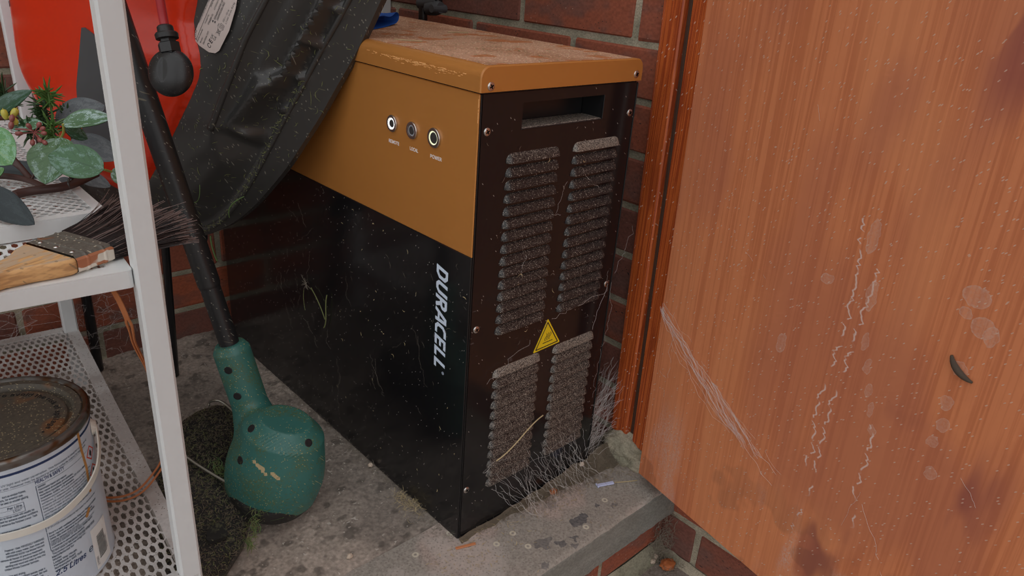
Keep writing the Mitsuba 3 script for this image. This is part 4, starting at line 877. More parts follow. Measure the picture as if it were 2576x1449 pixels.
gu, gv = np.arange(-.50, .04, .002), np.arange(-.53, .26, .002); GU, GV = np.meshgrid(gu, gv, indexing='ij')
HG = gaussian_filter(np.nan_to_num(IF(GU, GV)), 1.6)
from scipy.interpolate import RegularGridInterpolator
HF = RegularGridInterpolator((gu, gv), HG, bounds_error=False, fill_value=0.0)
hoodpoly = Polygon([tuple(q) for q in oD] + [(-.13, -.50), (-.25, -.515), (-.37, -.46), (-.45, -.32), (-.475, -.1), (-.46, .25)])
hood, nb = height_sheet(hoodpoly, lambda u, v: HF(np.column_stack([u, v])), 0.0042)
hood.vertices[:nb, 2] = 0.001
mower = thing('hover_mower', 'orange hover mower with dark grey hood leaning upright against the cabinet', 'lawn mower')
hv = mwm(hood)
hk = part(mower, 'hood', hv, 'hood_m', 32, label='dark grey hood')
e = np.vstack([hood.vertices[:nb], hood.vertices[:1]]); low = e - [0, 0, 0.012]; c = e[:, :2].mean(0); ins = low.copy(); ins[:, :2] += (c - ins[:, :2]) * 0.012
part(mower, 'skirt_edge', mwm(grid(np.stack([e, low, ins], 1))), 'hood_m', 40)
part(mower, 'rim_bead', tube(mw(np.column_stack([rD, np.full(60, 0.0180)])), 0.0036, 12), 'hood_m', True)
part(mower, 'hood_ridge', tube(mw(np.column_stack([vD[6:], np.full(54, 0.0672)])), np.linspace(0.0030, 0.0042, 54), 12), 'hood_m', True)
# red-orange cover
op = Polygon(ORANGE).buffer(-0.003).buffer(0.003, 6)
left = LineString([tuple(q) for q in ORANGE[16:]]); right = LineString([tuple(q) for q in ORANGE[:17]])
def oh(u, v):
    P = [Point(a, b) for a, b in zip(u, v)]
    import shapely
    pa = shapely.points(np.column_stack([u, v])); dl = shapely.distance(pa, left); dr_ = shapely.distance(pa, right)
    hl = 0.012 + 0.100 * np.sqrt(np.clip(1 - (1 - np.clip(dl / 0.150, 0, 1)) ** 2, 0, 1))
    hr = 0.0695 + 0.0085 * (1 - np.exp(-dr_ / 0.0035)) + 0.034 * (1 - (1 - np.clip(dr_ / 0.16, 0, 1)) ** 2)
    return -np.log(np.exp(-hl / 0.006) + np.exp(-hr / 0.006)) * 0.006
oc, nb = height_sheet(op, oh, 0.005)
ok = part(mower, 'cover', mwm(oc), 'orange_plastic_m', True, label='glossy red-orange cover')
e = np.vstack([oc.vertices[:nb], oc.vertices[:1]]); low = e - [0, 0, 0.015]; part(mower, 'cover_edge', mwm(grid(np.stack([e, low], 1))), 'orange_plastic_m')
OHF = lambda u, v: float(oh(np.array([u]), np.array([v]))[0])
bp = Polygon([[-.2427, -.2008], [-.2267, -.2349], [-.2106, -.2709], [-.1862, -.3071], [-.1562, -.3350], [-.1301, -.3200], [-.1153, -.3023], [-.1488, -.2640], [-.1886, -.2215], [-.2214, -.1950]]).buffer(-0.002).buffer(0.002)
bm, nbb = height_sheet(bp, lambda u, v: oh(u, v) + 0.0022, 0.005)
e = np.vstack([bm.vertices[:nbb], bm.vertices[:1]])
part(mower, 'handle_bracket', mwm(cat([bm, grid(np.stack([e, e - [0, 0, 0.004]], 1))])), 'grip_m', 40, label='dark grey bracket on the cover')
def on_cover(m, o, ax, h):
    ax = unit(ax); ay = np.array([-ax[1], ax[0]]); v = m.vertices
    uv = np.asarray(o) + v[:, :1] * ax + v[:, 1:2] * ay
    return mwm(TM(np.column_stack([uv, h(uv[:, 0], uv[:, 1]) + v[:, 2]]), m.faces))
part(mower, 'lettering', on_cover(meshkit.text_mesh('300', 0.0072, 0.0002), (-.3749, -.3055), (.0093, .0104), lambda u, v: oh(u, v) + 0.0004), 'leaf_slate_m', label='grey print 300')
# rating plate
hl = lambda u, v: HF(np.column_stack([u, v])) + 0.0012
lp = Polygon([[-.1504, -.0434], [-.1449, -.0812], [-.1410, -.1016], [-.1375, -.1110], [-.1266, -.1107], [-.1120, -.1060], [-.1047, -.0997], [-.1025, -.0930], [-.1060, -.0640], [-.1140, -.0390], [-.1244, -.0169]])
HL = float(np.max(HF(np.array([q for q in lp.exterior.coords])))) + 0.0009
lab = part(mower, 'rating_label', mwm(extrude(lp, 0.0003).apply_translation([0, 0, HL])), 'label_m', label='pale rating label with black print')
tdir = unit([-.0150, .0720]); prints = []
def lt(s, a, h, b=None, bold=False):
    m = meshkit.text_mesh(s, h, 0.0002, bold); v = np.array(m.vertices)
    if b is not None: v[:, 0] *= np.linalg.norm(np.subtract(b, a)) / v[:, 0].max()
    prints.append(on_cover(TM(v, m.faces), a, np.subtract(b, a) if b is not None else tdir, lambda u, v: np.full(len(u), HL + 0.0003)))
lt('ymo', (-.1340, -.1095), 0.0040, (-.1400, -.0990)); lt('Husqvarna AB SE-561', (-.1420, -.0902), 0.0021, (-.1468, -.0560)); lt('Hover mower', (-.1308, -.1095), 0.0020, (-.1337, -.0915)); lt('Model:', (-.1268, -.1070), 0.0018, (-.1281, -.0991)); lt('EasiGlide 300', (-.1228, -.1049), 0.0020, (-.1258, -.0871))
lt('Product No.', (-.1350, -.0838), 0.0019, (-.1371, -.0713)); lt('9704830-01', (-.1308, -.0814), 0.0020, (-.1330, -.0667), True); lt('Serial No.', (-.1402, -.0629), 0.0018, (-.1421, -.0520)); lt('21500597', (-.1347, -.0618), 0.0019, (-.1367, -.0480)); lt('03448444558 UK', (-.1277, -.0698), 0.0022, (-.1322, -.0440), True); lt('1800932380 ROI', (-.1244, -.0679), 0.0022, (-.1287, -.0440), True)
lt('C', (-.1140, -.1022), 0.0056, (-.1134, -.0978)); lt('E', (-.1150, -.0955), 0.0052, (-.1152, -.0918), True); lt('UK', (-.1178, -.0905), 0.0032, (-.1184, -.0848)); lt('CA', (-.1136, -.0893), 0.0032, (-.1142, -.0836)); lt('IPX4', (-.1197, -.0725), 0.0017, (-.1203, -.0682)); lt('230 V ~ 50 Hz', (-.1172, -.0629), 0.0020, (-.1194, -.0460)); lt('1.7 kW, 30 cm, 8.2 kg', (-.1131, -.0620), 0.0020, (-.1186, -.0340))
flat_h = lambda u, v: np.full(len(u), HL + 0.0003)
sqr = lambda r, w: Polygon([(-r, -r), (r, -r), (r, r), (-r, r)]).difference(Polygon([(-r + w, -r + w), (r - w, -r + w), (r - w, r - w), (-r + w, r - w)]))
prints += [on_cover(extrude(unary_union([sqr(.0030, .0004), sqr(.0015, .0004)]), .0002), (-.1160, -.0685), tdir, flat_h)]
prints += [on_cover(extrude(unary_union([LineString([(-.0035, -.003), (.0035, .003)]).buffer(.0002), LineString([(-.0035, .003), (.0035, -.003)]).buffer(.0002), Polygon([(-.0022, .002), (.0022, .002), (.0014, -.0022), (-.0014, -.0022)]).exterior.buffer(.0002)]), .0002), (-.1160, -.0765), tdir, flat_h)]
prints += [on_cover(extrude(LineString([(0, 0), (.066, 0)]).buffer(.0002), .0002), (-.1342, -.1086), (-.0096, .0537), flat_h)]
for q in ((-.1285, -.0730), (-.1256, -.0715)): prints.append(on_cover(extrude(Polygon([(-.0013, 0), (.0013, 0), (.0009, .0016), (-.0009, .0016)]), .0002), q, tdir, flat_h))
part(lab, 'print', cat(prints), 'ink_m')
# guide roller and lug at the lower end
rc = mw([-.045, -.389, .012])
part(mower, 'roller', frame(lathe([(0.0, 0.012), (0.010, 0.012), (0.012, 0.010), (0.0215, 0.010), (0.0235, 0.006), (0.0235, -0.012), (0.0, -0.014)], 40), rc, M_U, M_V, M_N), 'grip_m', 35, label='grey roller at the lower end')
part(mower, 'bumper', tube(spline(mw([[-.10, -.455, .006], [-.065, -.445, .012], [-.036, -.408, .010], [-.010, -.368, .012]]), 20), 0.011, 12), 'hood_m', True)
hk2 = part(mower, 'cable_guide', frame(lathe([(0.016, -0.006), (0.0185, 0.0), (0.0165, 0.004), (0.0135, 0.002), (0.013, -0.02)], 32), mw([-.0350, -.4030, -.018]), M_U, M_V, unit(M_N + np.array([0, 0, 0.5]))), 'rubber_m', 35)
part(mower, 'stay', tube([mw([-.30, -.44, .01]), mw([-.30, -.44, .01]) * [1, 1, 0] + [0.0, 0.02, 0.004]], 0.008, 10), 'black_metal_m', True)
part(mower, 'stay', tube([mw([-.05, -.44, .0]), mw([-.05, -.44, .0]) * [1, 1, 0] + [0.02, 0.10, 0.004]], 0.006, 10), 'black_metal_m', True)

# ------------------------------------------------------------------ cable and plug hanging in front of the mower
plug = thing('power_connector', 'black moulded cable connector hanging on a red cable in front of the orange mower', 'cable connector')
PL = lambda u, v, d=0.77: CAM + d * (C_FWD + C_RIGHT * (u - 1288) / 1849.9 - C_UP * (v - 724.5) / 1849.9)
pm = 0.77 / 1849.9
O = PL(430, 183)
def sdf_mesh(f, lo, hi, e): return m3.Manifold.level_set(f, [*lo, *hi], e)
def plug_f(x, y, z):
    a = math.sqrt((x / 0.0232) ** 2 + (y / 0.0250) ** 2 + (z / 0.0135) ** 2); d = (1 - a) * 0.0135
    d = min(d, 0.0225 - abs(x + 0.10 * y), 0.0112 - z + abs(x + 0.004) * 0.30)
    return d
lm = sdf_mesh(plug_f, [-.028, -.028, -.018], [.028, .028, .018], 0.0012).to_mesh()
part(plug, 'body', frame(TM(lm.vert_properties[:, :3], lm.tri_verts), O, C_RIGHT, C_UP, -C_FWD), 'plug_m', True)
ax = unit(PL(415, 62, 0.766) - PL(432, 140, 0.770)); bx = unit(np.cross(ax, C_FWD)); by = np.cross(ax, bx)
g0 = PL(430, 138, 0.770)
part(plug, 'gland_nut', frame(lathe([(0.0, -0.004), (0.0095, -0.004), (0.0095, 0.002), (0.0112, 0.002), (0.0112, 0.0115), (0.0098, 0.0125), (0.0082, 0.0125), (0.0082, 0.016), (0.0, 0.016)], 6), g0, bx, by, ax), 'rubber_m', 25)
part(plug, 'gland_cap', frame(lathe([(0.0078, 0.0155), (0.0112, 0.0165), (0.0116, 0.021), (0.0105, 0.0225), (0.0082, 0.0230), (0.0080, 0.0285), (0.0066, 0.0300), (0.0, 0.0300)], 40), g0, bx, by, ax), 'rubber_m', 35)
top = g0 + ax * 0.028
part(plug, 'cable', tube(spline([top, PL(408, 30, 0.762), PL(400, -15, 0.755), PL(388, -90, 0.75), PL(380, -230, 0.76)], 30), 0.0046, 14), 'cable_red_m', True, label='red cable')

# ------------------------------------------------------------------ grass trimmer standing on its head
trim = thing('grass_trimmer', 'green and black grass trimmer standing on its head beside the cabinet', 'grass trimmer')
TA, TB = np.array([-0.1736, 0.2681, 0.2310]), np.array([-0.2341, 0.3477, 0.6430]); TD = unit(TB - TA)
TJ = TA + (TB - TA) * 0.207
part(trim, 'upper_tube', tube([TJ - TD * 0.004, TJ, TA + (TB - TA) * 1.6], [0.0128, 0.0138, 0.0138], 32), 'pole_m', 50, label='black upper tube')
part(trim, 'lower_tube', tube([TA - TD * 0.03, TJ + TD * 0.03], 0.0124, 32), 'pole_m', 50, label='black lower tube')
HM = unit(np.array([0.1342, -0.1828, 0.9739])); HB = np.array([-0.1619, 0.2003, 0.040]); HT = HB + HM * 0.116
J = TA - TD * 0.118
HX = unit(np.cross(HM, -C_FWD)); HX = HX if HX @ C_RIGHT > 0 else -HX; HY = np.cross(HM, HX)
def cap_d(p, a, b, ra, rb):
    ab = b - a; t = min(1.0, max(0.0, float((p - a) @ ab / (ab @ ab)))); q = p - a - ab * t
    return ra + (rb - ra) * t - math.sqrt(q @ q)
def smax(a, b, k):
    h = max(k - abs(a - b), 0.0) / k; return max(a, b) + h * h * k * 0.25
A2, J2 = TA - TD * 0.0005, J
LOBE = HB + HM * 0.040 - C_RIGHT * 0.032
def head_f(x, y, z):
    p = np.array([x, y, z]); r = p - HB
    h = r @ HM; e = r - HM * h; ex, ey = e @ HX, e @ HY
    rr = math.sqrt((ex / 1.10) ** 2 + (ey / 0.92) ** 2)
    R_ = 0.0545 - 0.05 * max(0.0, h - 0.03) + 0.004 * math.sin(h * 40)
    side = R_ - rr
    d = min(side, h + 0.006, 0.118 - h, (0.150 - h - rr * 1.05) * 0.72)
    # neck: a cylinder on the tube axis with a bevelled mouth
    q = p - TA; t = q @ TD; ra = q - TD * t; ra = math.sqrt(ra @ ra)
    nk = min(0.0235 - ra, 0.004 - t, t + 0.150, (0.0315 - ra - max(0.0, t + 0.018) * 0.62))
    d = smax(d, nk, 0.016)
    d = smax(d, cap_d(p, J, HB + HM * 0.045 - C_RIGHT * 0.012, 0.0235, 0.036), 0.02)
    d = smax(d, cap_d(p, LOBE, LOBE - HM * 0.02, 0.024, 0.026), 0.02)
    return d
lo, hi = np.array([-0.26, 0.10, 0.0]), np.array([-0.06, 0.33, 0.25])
lm = sdf_mesh(head_f, lo, hi, 0.0034).to_mesh(); head = TM(lm.vert_properties[:, :3], lm.tri_verts)
hp = part(trim, 'motor_housing', head, 'green_plastic_m', True, label='green motor housing and neck')
def hit(u, v, d0=0.80):
    """where a line of sight meets the housing, and the way the surface faces there"""
    dr_ = C_FWD + C_RIGHT * (u - 1288) / 1849.9 - C_UP * (v - 724.5) / 1849.9; t = d0
    for _ in range(120):
        f = head_f(*(CAM + dr_ * t))
        if f > -0.0002: break
        t += max(-f * 0.6, 0.0003)
        if t > 1.3: return None, None
    p = CAM + dr_ * t; e = 0.0012
    g = -np.array([head_f(*(p + e * a)) - head_f(*(p - e * a)) for a in np.eye(3)]); return p, unit(g)
def dimple(u, v, rad, dep=0.0003, seg=12):
    p, n = hit(u, v)
    if p is None: return None
    x = unit(np.cross(n, [0.2, 0.1, 1])); return frame(lathe([(rad, -0.0004), (rad, dep), (rad * 0.7, dep * 0.6), (0, dep * 0.4)], seg), p, x, np.cross(n, x), n)
holes = []
e1, e2 = np.array([8.3, 3.9]), np.array([-0.6, 9.2])
gp = Polygon([(655, 1098), (690, 1085), (752, 1120), (760, 1150), (748, 1166), (700, 1140), (655, 1122)])
for i in range(-20, 24):
    for j in range(-14, 14):
        q = np.array([700, 1120]) + e1 * i + e2 * j + (e2 * 0)
        if gp.contains(Point(q)): holes.append(dimple(q[0], q[1], 0.0019, 0.0003, 6)); 
        q = q + (e1 + e2) / 2
        if gp.contains(Point(q)): holes.append(dimple(q[0], q[1], 0.0019, 0.0003, 6))
part(hp, 'vent_grille', cat(holes), 'green_plastic_m', kind='stuff', label='fine vent grille of the housing')
for u, v in [(574, 932), (597, 997), (632, 1078), (604, 1158), (776, 1114)]:
    m = dimple(u, v, 0.0052, 0.0002, 20)
    if m is not None: part(hp, 'screw_hole', m, 'rubber_m', True)
m = dimple(596, 1156, 0.005, 0.0006)
lb = []
for a, b in [((640, 1162), (668, 1193)), ((650, 1172), (662, 1180)), ((685, 1192), (700, 1204))]:
    for t in np.linspace(0, 1, 5):
        q = hit(a[0] + (b[0] - a[0]) * t, a[1] + (b[1] - a[1]) * t)
        if q[0] is not None: x = unit(np.cross(q[1], C_UP)); lb.append(frame(cbox((-0.0022, -0.0022, -0.0003), (0.0022, 0.0022, 0.0003), 0.0001), q[0], x, np.cross(q[1], x), q[1]))
part(hp, 'type_print', cat(lb), 'straw_m', label='small worn pale print')
part(trim, 'spool', frame(lathe([(0.0, -0.040), (0.024, -0.0395), (0.027, -0.036), (0.0275, -0.018), (0.040, -0.012), (0.0445, -0.004), (0.046, 0.004), (0.0, 0.004)], 56), HB, HX, HY, HM), 'rubber_m', 35, label='black line spool')
part(trim, 'spool_guard', frame(lathe([(0.046, -0.016), (0.0535, -0.014), (0.0560, -0.002), (0.054, 0.006), (0.046, 0.008)], 56), HB, HX, HY, HM), 'guard_m', 35)
# guard: fan-shaped plate with a turned-down edge
GP = np.array([[-0.1933, 0.1877, 0.0379], [-0.1615, 0.2422, 0.0437], [-0.1304, 0.3188, 0.0538], [-0.124, 0.3849, 0.0653], [-0.1505, 0.4013, 0.072], [-0.1792, 0.3965, 0.0751], [-0.2042, 0.3843, 0.0763], [-0.235, 0.3544, 0.0749], [-0.2646, 0.3103, 0.0707], [-0.2914, 0.2508, 0.0632], [-0.3097, 0.1946, 0.0552], [-0.3189, 0.1398, 0.0462], [-0.3134, 0.1029, 0.0385], [-0.2871, 0.1016, 0.0346], [-0.2595, 0.1164, 0.0336], [-0.2234, 0.1464, 0.0343]])
g2 = np.stack([(GP - HB) @ HX, (GP - HB) @ HY], 1); gpoly = Polygon(g2).buffer(-0.004).buffer(0.004, 5)
gc = np.array(gpoly.centroid.coords[0])
def gh(u, v):
    import shapely
    d = shapely.distance(shapely.points(np.column_stack([u, v])), gpoly.exterior)
    return -0.006 - 0.010 * np.exp(-d / 0.012) + 0.006 * np.exp(-((u - gc[0] + 0.02) ** 2 + (v - gc[1]) ** 2) / 0.002)
gm, nb = height_sheet(gpoly, gh, 0.005)
e = np.vstack([gm.vertices[:nb], gm.vertices[:1]]); e2_ = e - [0, 0, 0.016]
gd = part(trim, 'guard', frame(cat([gm, grid(np.stack([e, e2_], 1))]), HB, HX, HY, HM), 'guard_m', 35, label='black guard caked with dry grass')
b0 = np.array([-0.272, 0.132, 0.036]); 
boss = [(np.array([-0.2885, 0.1420, 0.0]) + 0), ]
def gpt(p, off=0.004): u, v = (np.asarray(p) - HB) @ HX, (np.asarray(p) - HB) @ HY; h = float(gh(np.array([u]), np.array([v]))[0]); return HB + HX * u + HY * v + HM * (h + off)
bp_ = [gpt(q, 0.0) for q in ([-0.262, 0.168, 0.04], [-0.243, 0.172, 0.04], [-0.247, 0.150, 0.04], [-0.259, 0.150, 0.04], [-0.270, 0.152, 0.04])]
bu = np.stack([(np.array(bp_) - HB) @ HX, (np.array(bp_) - HB) @ HY], 1)
part(gd, 'boss', frame(extrude(Polygon(bu).buffer(-0.003).buffer(0.005), 0.006).apply_translation([0, 0, -0.006]), HB, HX, HY, HM), 'guard_m', 30)
def ray_at(u, v, base, off):
    d = C_FWD + C_RIGHT * (u - 1288) / 1849.9 - C_UP * (v - 724.5) / 1849.9; return CAM + d * (HM @ (base + HM * off - CAM)) / (HM @ d)
wp = [ray_at(*q, HB, 0.016) for q in [(640, 1068), (585, 1033), (535, 1008), (527, 1012), (526, 1020)]]
part(trim, 'wire_guard', tube(spline(wp, 24), 0.0019, 8), 'wire_m', True, label='bent wire plant guard')
wp = [ray_at(*q, HB, 0.010) for q in [(660, 1268), (585, 1222), (505, 1174), (468, 1148), (440, 1132), (425, 1150)]]
part(trim, 'wire_guard', tube(spline(wp, 24), 0.0019, 8), 'wire_m', True, label='bent wire plant guard')
# ------------------------------------------------------------------ leather cord
cord = thing('leather_cord', 'tan leather cord hanging from the middle shelf and trailing to the paint tin', 'cord')
cp = np.array([[-0.3495, 0.0375, 0.4573], [-0.3467, 0.0472, 0.4405], [-0.3419, 0.0613, 0.4092], [-0.3321, 0.0879, 0.3689], [-0.3176, 0.1238, 0.3262], [-0.3033, 0.1594, 0.2829], [-0.2872, 0.1998, 0.2256], [-0.2806, 0.2188, 0.1682], [-0.2913, 0.2089, 0.1355], [-0.3042, 0.2061, 0.1230], [-0.3219, 0.2031, 0.1125], [-0.3390, 0.2044, 0.1105], [-0.3538, 0.2134, 0.1105], [-0.3657, 0.2265, 0.1105]])
cp[0] = [-0.350, 0.062, 0.4372]; cp[1] = [-0.3475, 0.064, 0.4320]
q = spline(cp, 90); s = np.linspace(0, 1, 90); gap = 0.0011 + 0.0015 * np.clip(np.sin(s * 9.0) * (s > 0.08), 0, 1)
tg = np.gradient(q, axis=0); sd = np.cross(tg, -C_FWD); sd /= np.linalg.norm(sd, axis=1, keepdims=True)
for k in (-1, 1):
    c = q + sd * gap[:, None] * k; nr = np.cross(sd, tg); nr /= np.linalg.norm(nr, axis=1, keepdims=True)
    R_ = [(-0.0011, 0.0006), (0.0011, 0.0006), (0.0011, -0.0006), (-0.0011, -0.0006), (-0.0011, 0.0006)]
    part(cord, 'strand', grid(np.stack([c + sd * a + nr * b for a, b in R_], 1)), 'cord_m', 40)

# ------------------------------------------------------------------ things on and behind the cabinet lid
strap = thing('webbing_strap', 'folded blue woven strap with yellow lettering lying on the cabinet lid', 'strap')
sp = [(-0.02, 0.0010), (0.03, 0.0010), (0.070, 0.0012), (0.100, 0.0025), (0.118, 0.0080), (0.121, 0.0140), (0.112, 0.0185), (0.098, 0.0150), (0.080, 0.0110), (0.055, 0.0125), (0.025, 0.0120), (-0.02, 0.0110)]
s2 = spline(np.array(sp), 70); so = np.array([0.055, 0.305, TOP]); sx_, sy_ = unit([0.80, 0.60, 0]), unit([-0.60, 0.80, 0])
wd = 0.062
SP = np.array([[so + sx_ * a + sy_ * (w * wd - 0.010 + 0.006 * math.sin(a * 40) * w) + np.array([0, 0, b + 0.0035 * math.sin(w * 3 + a * 30) * (b > 0.006)]) for w in np.linspace(0, 1, 9)] for a, b in s2])
up_ = grid(SP)
part(strap, 'webbing', up_, 'strap_m', True)
tm = meshkit.text_mesh('Swithuns', 0.011, 0.0005); v = tm.vertices
def on_strap(v):
    a = 0.085 - v[:, 0] * 0.85; w = 0.030 + v[:, 1]
    return so + sx_ * a[:, None] * 1.0 + sy_ * (w[:, None] - 0.006) + np.array([0, 0, 1.0]) * (0.0185 + v[:, 2:3])
stand = thing('metal_stand', 'black metal pole with a grey clamp standing behind the cabinet against the brick wall', 'pole')
part(stand, 'pole', tube([(0.300, 0.5035, 0.002), (0.300, 0.5035, 1.3)], 0.0075, 24), 'black_metal_m', True)
part(stand, 'pole', tube([(0.305, 0.4700, 0.640), (0.305, 0.4700, 1.3)], 0.0080, 24), 'black_metal_m', True)
def clamp_f(x, y, z):
    a = math.sqrt((x / 0.016) ** 2 + (y / 0.017) ** 2 + (z / 0.013) ** 2); return (1 - a) * 0.013
part(stand, 'clamp', cat([tube([(0.300, 0.489, 0.628), (0.302, 0.470, 0.631), (0.303, 0.458, 0.632)], [0.011, 0.0125, 0.009], 20), tube([(0.300, 0.512, 0.634), (0.303, 0.468, 0.640)], 0.0095, 16), tube([(0.286, 0.462, 0.630), (0.315, 0.462, 0.630)], 0.0065, 16)]), 'grip_m', 40, label='grey plastic clamp')
trunk = thing('white_trunking', 'white plastic trunking fixed to the brick wall behind the cabinet', 'trunking')
put(numbered(f'{trunk}__cover'), cbox((0.322, 0.662, 0.02), (GX + 0.001, 0.735, 1.6), 0.002), 'white_metal_m')
# ------------------------------------------------------------------ grass, dust and cobwebs
def stuff(name, label, cat_, mesh, bsdf):
    k = thing(name, label, cat_, kind='stuff'); scene[k] = mikit.ply(mesh, bsdf); return k
vis = lambda p, n: (n @ (-C_FWD)) > 0.15
p, n = sample(hv, 2600, 1, lambda p, n: vis(p, n) & (p[:, 0] > -0.24))
stuff('grass_clippings', 'dry grass clippings stuck to the grey mower hood', 'grass clippings', cat([litter(p[:900], n[:900], 0.0025, 0.010, 0.0007, 3, 0.1), litter(p[900:1000], n[900:1000], 0.008, 0.020, 0.0009, 4, 0.2)]), 'grass_m')
rb = mw(np.column_stack([rD[26:58], np.full(32, 0.0218)])); r = np.random.default_rng(8)
k = r.integers(0, 32, 420); q = rb[k] + r.normal(0, 0.0022, (420, 3)); stuff('grass_clippings', 'grass crust along the lower rim of the mower hood', 'grass clippings', litter(q, np.tile(M_N, (420, 1)), 0.002, 0.007, 0.0007, 5, 0.6), 'grass_m')
b = [tube(spline(a, 10), rd, 4) for a, rd in [([mw([.004, -.349, .012]), mw([.004, -.349, .012]) + [0.001, 0, -0.018], mw([.004, -.349, .012]) + [0.006, 0, -0.040]], 0.0012), ([mw([.012, -.245, .024]), mw([.010, -.262, .034]), mw([.016, -.285, .028])], 0.0008), ([mw([-.030, -.30, .050]), mw([-.02, -.285, .056]), mw([-.03, -.262, .058])], 0.0006)]]
stuff('grass_blades', 'green grass blades caught on the rim of the mower hood', 'grass blades', cat(b), 'grass_green_m')
gv_ = frame(gm, HB, HX, HY, HM); p, n = sample(gv_, 5200, 2)
stuff('grass_clippings', 'dry grass matted over the black trimmer guard', 'grass clippings', litter(p[:3600], n[:3600], 0.003, 0.011, 0.0007, 6, 0.35), 'dirt_m')
stuff('grass_clippings', 'pale grass bits on the black trimmer guard', 'grass clippings', litter(p[3600:4500], n[3600:4500], 0.003, 0.012, 0.0007, 7, 0.4), 'grass_m')
p, n = sample(head, 2600, 9, lambda p, n: vis(p, n))
lowp = (p - HB) @ HM; m_ = lowp < 0.085
stuff('grass_clippings', 'fine grass bits stuck to the green trimmer housing', 'grass clippings', litter(p[m_][:1300], n[m_][:1300], 0.002, 0.006, 0.0005, 10, 0.1), 'grass_m')
# tuft hanging at the bottom edge of the housing and over the guard
r = np.random.default_rng(12); c = []
for u, v, w in [(690, 1262, 60), (640, 1240, 38), (590, 1205, 45), (545, 1180, 40), (652, 1255, 40), (730, 1240, 40), (700, 1275, 35), (648, 1290, 22), (640, 1330, 14), (628, 1370, 12)]:
    for _ in range(int(w * 2.0)): c.append(ray_at(u + r.normal(0, w * 0.38), v + r.normal(0, 11), HB, r.uniform(-0.012, 0.010)))
c = np.array(c); stuff('grass_tuft', 'tangled grass packed under the trimmer housing', 'grass clippings', litter(c, np.tile(HM, (len(c), 1)), 0.006, 0.022, 0.0009, 13, 0.9), 'grass_m')
c2 = c[r.random(len(c)) < 0.4] + r.normal(0, 0.003, (int(0), 3)) if False else c[r.random(len(c)) < 0.42]
stuff('grass_tuft', 'fresh green blades tangled under the trimmer housing', 'grass clippings', litter(c2 + HM * 0.002, np.tile(HM, (len(c2), 1)), 0.010, 0.032, 0.0010, 14, 0.9), 'grass_green_m')
# litter on the cabinet lid
r = np.random.default_rng(15); n = 420; xy = np.column_stack([r.uniform(0.012, 0.245, n), np.clip(r.gamma(2.0, 0.075, n), 0.005, 0.6)]); xy[:160] = np.column_stack([np.clip(r.normal(0.09, 0.05, 160), .014, .24), np.clip(r.normal(0.10, 0.06, 160), .006, .4)])
P = np.column_stack([xy, np.full(n, TOP + 0.0006)]); NN = np.tile([0, 0, 1.0], (n, 1))
stuff('grass_clippings', 'green grass clippings scattered on the cabinet lid', 'grass clippings', litter(P[:230], NN[:230], 0.002, 0.009, 0.0008, 16), 'grass_green_m')
stuff('straw_bits', 'pale straw bits scattered on the cabinet lid', 'straw', litter(P[230:], NN[230:], 0.001, 0.008, 0.0007, 17), 'straw_m')
stuff('straw_stalks', 'two straw stalks lying on the cabinet lid', 'straw', cat([tube([(0.036, 0.205, TOP + .001), (0.060, 0.180, TOP + .001)], 0.0006, 5), tube([(0.168, 0.268, TOP + .001), (0.200, 0.262, TOP + .001)], 0.0007, 5)]), 'straw_m')
# bits on the faces of the cabinet
r = np.random.default_rng(18); n = 170; P = np.column_stack([np.full(n, -0.0008), r.uniform(0.01, 0.62, n), r.uniform(0.02, 0.40, n)])
stuff('lint', 'pale lint and chaff stuck to the black side of the cabinet', 'lint', litter(P, np.tile([-1.0, 0, 0], (n, 1)), 0.002, 0.011, 0.00045, 19), 'fluff_m')
stuff('straw_bits', 'straw chips stuck to the black side of the cabinet', 'straw', litter(P[:34] * [1, 0.5, 1], np.tile([-1.0, 0, 0], (34, 1)), 0.004, 0.008, 0.0012, 20), 'straw_m')
SC = np.array([-0.004, 0.3809, 0.2344]); r = np.random.default_rng(22)
ms = [tube([SC, SC + np.array([-0.0015, a, b])], 0.0004, 4) for a, b in zip(*(lambda t, L: (np.cos(t) * L, np.sin(t) * L))(np.linspace(0, 6.2, 13) + r.normal(0, .15, 13), r.uniform(0.005, 0.018, 13)))]
seed = thing('seed_head', 'dried star-shaped seed head caught in cobweb on the black side of the cabinet', 'seed head')
put(numbered(f'{seed}__rays'), cat(ms), 'fluff_m')
for q_ in [tube(spline([(-.004, .366, .2340), (-.005, .345, .2210), (-.004, .3265, .1960)], 14), 0.0008, 5), tube(spline([(-.004, .318, .2400), (-.005, .321, .2200), (-.004, .3255, .1900), (-.004, .331, .1800)], 14), 0.0009, 5), tube(spline([(-.004, .389, .222), (-.004, .3915, .208), (-.003, .390, .186)], 12), 0.0005, 5)]: part(seed, 'stalk', q_, 'grass_m')
n = 90; r = np.random.default_rng(23); P = np.column_stack([r.uniform(0.008, 0.25, n), np.full(n, -0.0012), r.uniform(0.02, 0.56, n)])
stuff('lint', 'pale lint on the louvred end of the cabinet', 'lint', litter(P, np.tile([0, -1.0, 0], (n, 1)), 0.002, 0.009, 0.0005, 24), 'fluff_m')
stuff('straw_bits', 'straw bits and a bent stalk on the louvred end of the cabinet', 'straw', cat([tube(spline([(0.0540, -0.008, 0.1090), (0.085, -0.011, 0.1250), (0.110, -0.010, 0.1390), (0.1370, -0.008, 0.1470)], 16), 0.0009, 6), litter(np.array([[0.1327, -0.006, 0.335], [0.072, -0.007, 0.372], [0.104, -0.006, 0.507], [0.126, -0.006, 0.295], [0.0900, -0.006, 0.291], [0.165, -0.006, 0.498], [0.07, -.006, .36], [0.126, -.006, .29]]), np.tile([0, -1.0, 0], (8, 1)), 0.007, 0.014, 0.0010, 25, 0.3)]), 'straw_m')
